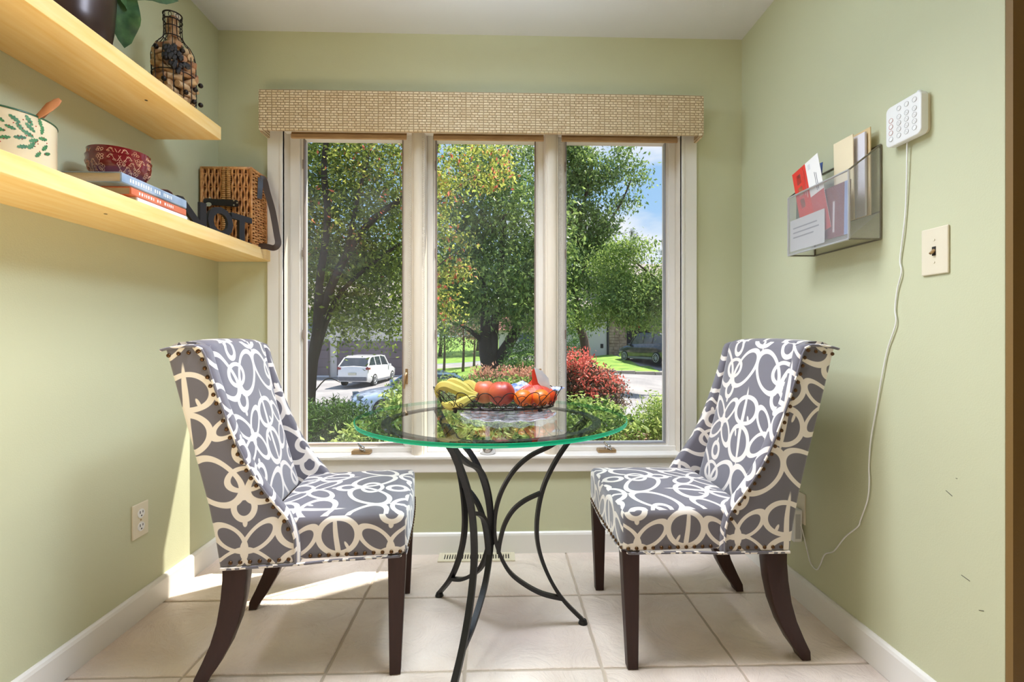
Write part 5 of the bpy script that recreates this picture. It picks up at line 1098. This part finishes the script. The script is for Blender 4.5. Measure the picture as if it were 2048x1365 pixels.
# ---- houses
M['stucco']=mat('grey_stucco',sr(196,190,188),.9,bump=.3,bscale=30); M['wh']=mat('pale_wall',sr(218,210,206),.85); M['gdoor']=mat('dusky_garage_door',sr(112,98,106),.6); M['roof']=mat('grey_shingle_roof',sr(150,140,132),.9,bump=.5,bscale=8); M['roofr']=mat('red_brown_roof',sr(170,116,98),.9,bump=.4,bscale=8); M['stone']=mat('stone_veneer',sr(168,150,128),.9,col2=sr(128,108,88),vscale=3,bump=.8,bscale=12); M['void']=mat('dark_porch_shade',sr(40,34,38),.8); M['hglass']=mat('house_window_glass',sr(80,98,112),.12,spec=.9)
M['kerbw']=mat('white_kick_board',sr(206,206,214),.7); M['umb']=mat('red_awning',sr(204,76,60),.6)
def house(label,base): return thing('house',label,'house',base)
gb=Vector((-7.6,32.2,-1.62)); t=house('pale house with wide dusky garage doors behind the white car',gb)
obj('wall',box(B(),-9,2.4,.15,6,-.2,4.6),M['wh'],t)
for x in (-8.4,-3.0): 
    d=obj('garage_door',box(B(),x,x+4.9,.02,.15,.05,2.38),M['gdoor'],t)
    for k_ in range(4): obj('door_panel',box(B(),x+.05,x+4.85,-.01,.02,.10+k_*.57,.10+k_*.57+.52,.01),M['gdoor'],d)
    obj('kick_board',box(B(),x,x+4.9,-.03,.02,0,.12),M['kerbw'],d)
bm=B(); prism(bm,[(-.5,4.55),(6.5,4.55),(3,6.6)],'x',-9.4,2.8); obj('roof',bm,M['roof'],t)
bm=B(); box(bm,-5.6,-4.4,.10,.14,3.0,3.9); obj('window',bm,M['hglass'],t)
gb=Vector((2.6,48,gz(2.6,48))); t=house('low house with red-brown roof glimpsed right of the forked tree',gb)
obj('wall',box(B(),-2.5,3.5,0,5,-.3,2.2),M['wh'],t); bm=B(); prism(bm,[(-.5,2.1),(5.5,2.1),(2.5,3.6)],'x',-3,4); obj('roof',bm,M['roofr'],t); obj('window',box(B(),-.5,.8,-.05,0,.9,1.8),M['hglass'],t); obj('window',box(B(),1.6,2.6,-.05,0,.9,1.8),M['hglass'],t)
hb=Vector((9.0,34.0,gz(9,34)-.05)); t=house('stucco house with stone pillar and dark garage behind the black SUV',hb)
obj('wall',box(B(),-3.4,-1.15,.0,8,-.3,3.4),M['stucco'],t); obj('wall',box(B(),-1.15,9,1.6,8,-.3,5.2),M['stucco'],t)
pil=obj('stone_pillar',box(B(),-1.15,.10,-.05,1.6,-.3,3.3),M['stone'],t)
q=random.Random(4); z_=0.0; 
while z_<3.0:
    hh_=q.uniform(.16,.26); x=-1.15
    while x<.02:
        w_=min(q.uniform(.25,.5),.10-x); obj('stone',box(B(),x+.01,x+w_-.01,-.05-q.uniform(.02,.06),-.04,z_+.01,z_+hh_-.01,.012,1),M['stone'],pil); x+=w_
    z_+=hh_
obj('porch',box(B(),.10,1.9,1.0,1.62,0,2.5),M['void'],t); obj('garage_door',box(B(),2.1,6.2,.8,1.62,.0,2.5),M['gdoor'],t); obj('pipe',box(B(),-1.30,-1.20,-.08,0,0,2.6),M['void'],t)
bm=B(); prism(bm,[(-.6,3.4),(2.2,3.4),(2.2,4.2)],'x',-3.8,9.4); obj('eave_roof',bm,M['roof'],t)
bm=B(); prism(bm,[(1.0,5.1),(9,5.1),(5.4,7.3)],'x',-1.7,9.6); obj('roof',bm,M['roof'],t)
obj('window',box(B(),2.2,3.6,1.5,1.62,3.4,4.6),M['hglass'],t); obj('wall_vent',box(B(),-1.75,-1.55,-.02,0,.5,.8),M['void'],t)
bm=B(); prism(bm,[(-.0,2.35),(.9,1.95),(.9,2.0),(0,2.42)],'x',.5,1.3); obj('awning',bm,M['umb'],t)
# ---- cars
M['tyre']=mat('tyre_rubber',sr(30,30,32),.8); M['rimc']=mat('alloy_wheel',sr(190,192,196),.3,metal=.7); M['cglass']=mat('dark_car_glass',sr(40,50,62),.06,spec=1); M['lampred']=mat('red_tail_lamp',sr(130,30,32),.2); M['carw']=mat('white_car_paint',sr(238,238,240),.18,coat=.7); M['carb']=mat('pale_blue_car_paint',sr(176,196,224),.18,coat=.7); M['card_']=mat('black_car_paint',sr(34,36,42),.15,coat=.8); M['trimb']=mat('grey_bumper_trim',sr(110,112,120),.5); M['plate']=mat('number_plate',sr(214,210,190),.5)
def car(label,loc,rz,paint,Lc=4.5,Wc=1.84,Hc=1.66,hatch=True,kind='suv'):
    t=thing(kind,label,'car',loc,rz); hl=Lc/2; hw=Wc/2
    # car faces local +x ; body lofted over x stations: (x, zlow, zbelt, halfwidth)
    if hatch: st=[(-hl,.42,.84,.80),(-hl+.06,.30,1.08,.90),(-hl+.35,.24,1.15,.97),(-hl+.9,.22,1.14,1),(0,.22,1.10,1),(hl-1.3,.22,1.06,1),(hl-.7,.24,.95,.98),(hl-.25,.28,.86,.92),(hl-.05,.34,.74,.82),(hl,.42,.62,.72)]
    else: st=[(-hl,.42,.80,.80),(-hl+.08,.30,.98,.90),(-hl+.5,.22,1.0,.97),(-hl+1.0,.20,.99,1),(0,.20,.95,1),(hl-1.3,.20,.92,1),(hl-.7,.22,.84,.97),(hl-.25,.26,.74,.90),(hl-.05,.32,.64,.80),(hl,.40,.56,.7)]
    bm=B(); rings=[]
    for x,zl,zb,k_ in st:
        w_=hw*k_; zm=(zl+zb)/2+.06; rings.append([bm.verts.new(p) for p in ((x,-w_*.90,zl),(x,-w_*.985,zl+.12),(x,-w_,zm),(x,-w_*.965,zb-.06),(x,-w_*.90,zb),(x,0,zb+.03),(x,w_*.90,zb),(x,w_*.965,zb-.06),(x,w_,zm),(x,w_*.985,zl+.12),(x,w_*.90,zl))])
    for a,b_ in zip(rings,rings[1:]):
        for k_ in range(11): bm.faces.new((a[k_],a[(k_+1)%11],b_[(k_+1)%11],b_[k_]))
    bm.faces.new(rings[0]); bm.faces.new(rings[-1][::-1]); obj('body',bm,paint,t,smooth=True)
    if hatch: gh=[(-hl+.10,1.08),(-hl+.62,Hc-.12),(-hl+.95,Hc-.02),(.1,Hc),(.55,Hc-.06),(hl-1.25,1.0)]
    else: gh=[(-hl+.75,.97),(-hl+1.45,Hc-.05),(-.15,Hc),(.35,Hc-.05),(hl-1.35,.93)]
    def gw(z_): f=(z_-1.0)/(Hc-1.0); return hw*(.90-.17*max(0,f))
    bm=B(); v0=[bm.verts.new((x,-gw(z_),z_)) for x,z_ in gh]; v1=[bm.verts.new((x,gw(z_),z_)) for x,z_ in gh]; n_=len(gh); bm.faces.new(v0); bm.faces.new(v1[::-1])
    for k_ in range(n_-1): bm.faces.new((v0[k_],v1[k_],v1[k_+1],v0[k_+1]))
    gl=obj('cabin_glass',bm,M['cglass'],t)
    # roof skin and pillars over the glass
    bm=B(); m0=1; m1=n_-2
    rp_=[gh[k_] for k_ in range(m0,m1+1)]; a=[bm.verts.new((x,-gw(z_)-.006,z_+.012)) for x,z_ in rp_]; b_=[bm.verts.new((x,gw(z_)+.006,z_+.012)) for x,z_ in rp_]; a2=[bm.verts.new((x,-gw(z_-.05)-.012,z_-.05)) for x,z_ in rp_]; b2=[bm.verts.new((x,gw(z_-.05)+.012,z_-.05)) for x,z_ in rp_]
    for k_ in range(len(rp_)-1): bm.faces.new((a[k_],b_[k_],b_[k_+1],a[k_+1])); bm.faces.new((a2[k_],a[k_],a[k_+1],a2[k_+1])); bm.faces.new((b_[k_],b2[k_],b2[k_+1],b_[k_+1]))
    obj('roof',bm,paint,t)
    bm=B()
    for s in (-1,1):
        for (xa,za),(xb,zb_) in ((gh[0],gh[1]),(gh[-1],gh[-2])): tube(bm,[(xa,s*gw(za),za),(xb,s*(gw(zb_)+.004),zb_)],1,flat=(.09,.05),up=(1,0,0))
        for xp in ((-.15,-.95) if hatch else (-.2,)): tube(bm,[(xp,s*(gw(1.0)+.004),1.0),(xp-.05,s*(gw(Hc-.04)+.006),Hc-.04)],1,flat=(.07,.03),up=(1,0,0))
    obj('pillar',bm,paint,t)
    w0=None
    for x in (-hl+.86,hl-.88):
        for s in (-1,1):
            bm=B(); tube(bm,[(0,-.11,0),(0,-.085,0),(0,.085,0),(0,.11,0)],[.30,.345,.345,.30],24); w_=obj('wheel',bm,M['tyre'],t,smooth=True); w_.location=(x,s*(hw-.10),.345)
            bm=B(); yy=s*.112; tube(bm,[(0,yy-s*.01,0),(0,yy,0)],.07,12)
            for k_ in range(10): a_=2*PI*k_/10; tube(bm,[(.05*math.cos(a_),yy,.05*math.sin(a_)),(.225*math.cos(a_),yy-s*.004,.225*math.sin(a_))],.016,4)
            tube(bm,[(.235*math.cos(2*PI*k_/24),yy-s*.004,.235*math.sin(2*PI*k_/24)) for k_ in range(24)],.018,5,closed=True); obj('alloy_rim',bm,M['rimc'],w_,smooth='all')
    for s in (-1,1):
        obj('tail_lamp',box(B(),-hl+.0,-hl+.22,s*hw*.86-.14,s*hw*.86+.06,.94,1.06,.02),M['lampred'],t)
        obj('head_lamp',box(B(),hl-.30,hl-.10,s*hw*.74-.14,s*hw*.74+.08,.66,.78,.02),M['hglass'],t)
        obj('mirror',box(B(),hl-1.52,hl-1.36,s*(hw+.02)-.09,s*(hw+.02)+.09,.98,1.12,.03),paint,t)
    obj('rear_bumper',box(B(),-hl-.03,-hl+.25,-hw*.86,hw*.86,.34,.56,.04),M['trimb'],t); obj('front_bumper',box(B(),hl-.2,hl+.03,-hw*.72,hw*.72,.30,.46,.04),M['trimb'],t)
    obj('licence_plate',box(B(),-hl-.045,-hl-.025,-.22,.22,.66,.78),M['plate'],t)
    if hatch: obj('sill_trim',box(B(),-hl+1.2,hl-1.2,-hw-.005,hw+.005,.24,.36,.02),M['trimb'],t)
    return t
c=A(735,770,28.0); z_=gz(c.x,28.0)-.04
car('white SUV parked facing the dusky garage door, left pane',(c.x,28.3,z_-.0),math.radians(90-8),M['carw'],4.4,1.86,1.66)
c=A(845,790,16.5); car('pale blue sedan parked on the driveway behind the bushes',(c.x,16.5,gz(c.x,16.5)-.02),math.radians(180+22),M['carb'],4.6,1.8,1.44,False,'sedan')
c=A(1298,715,29.0); car('black SUV parked on the sloping driveway at the right pane edge',(c.x,28.4,gz(c.x,28.4)-.02),math.radians(90+22),M['card_'],4.6,1.90,1.74)
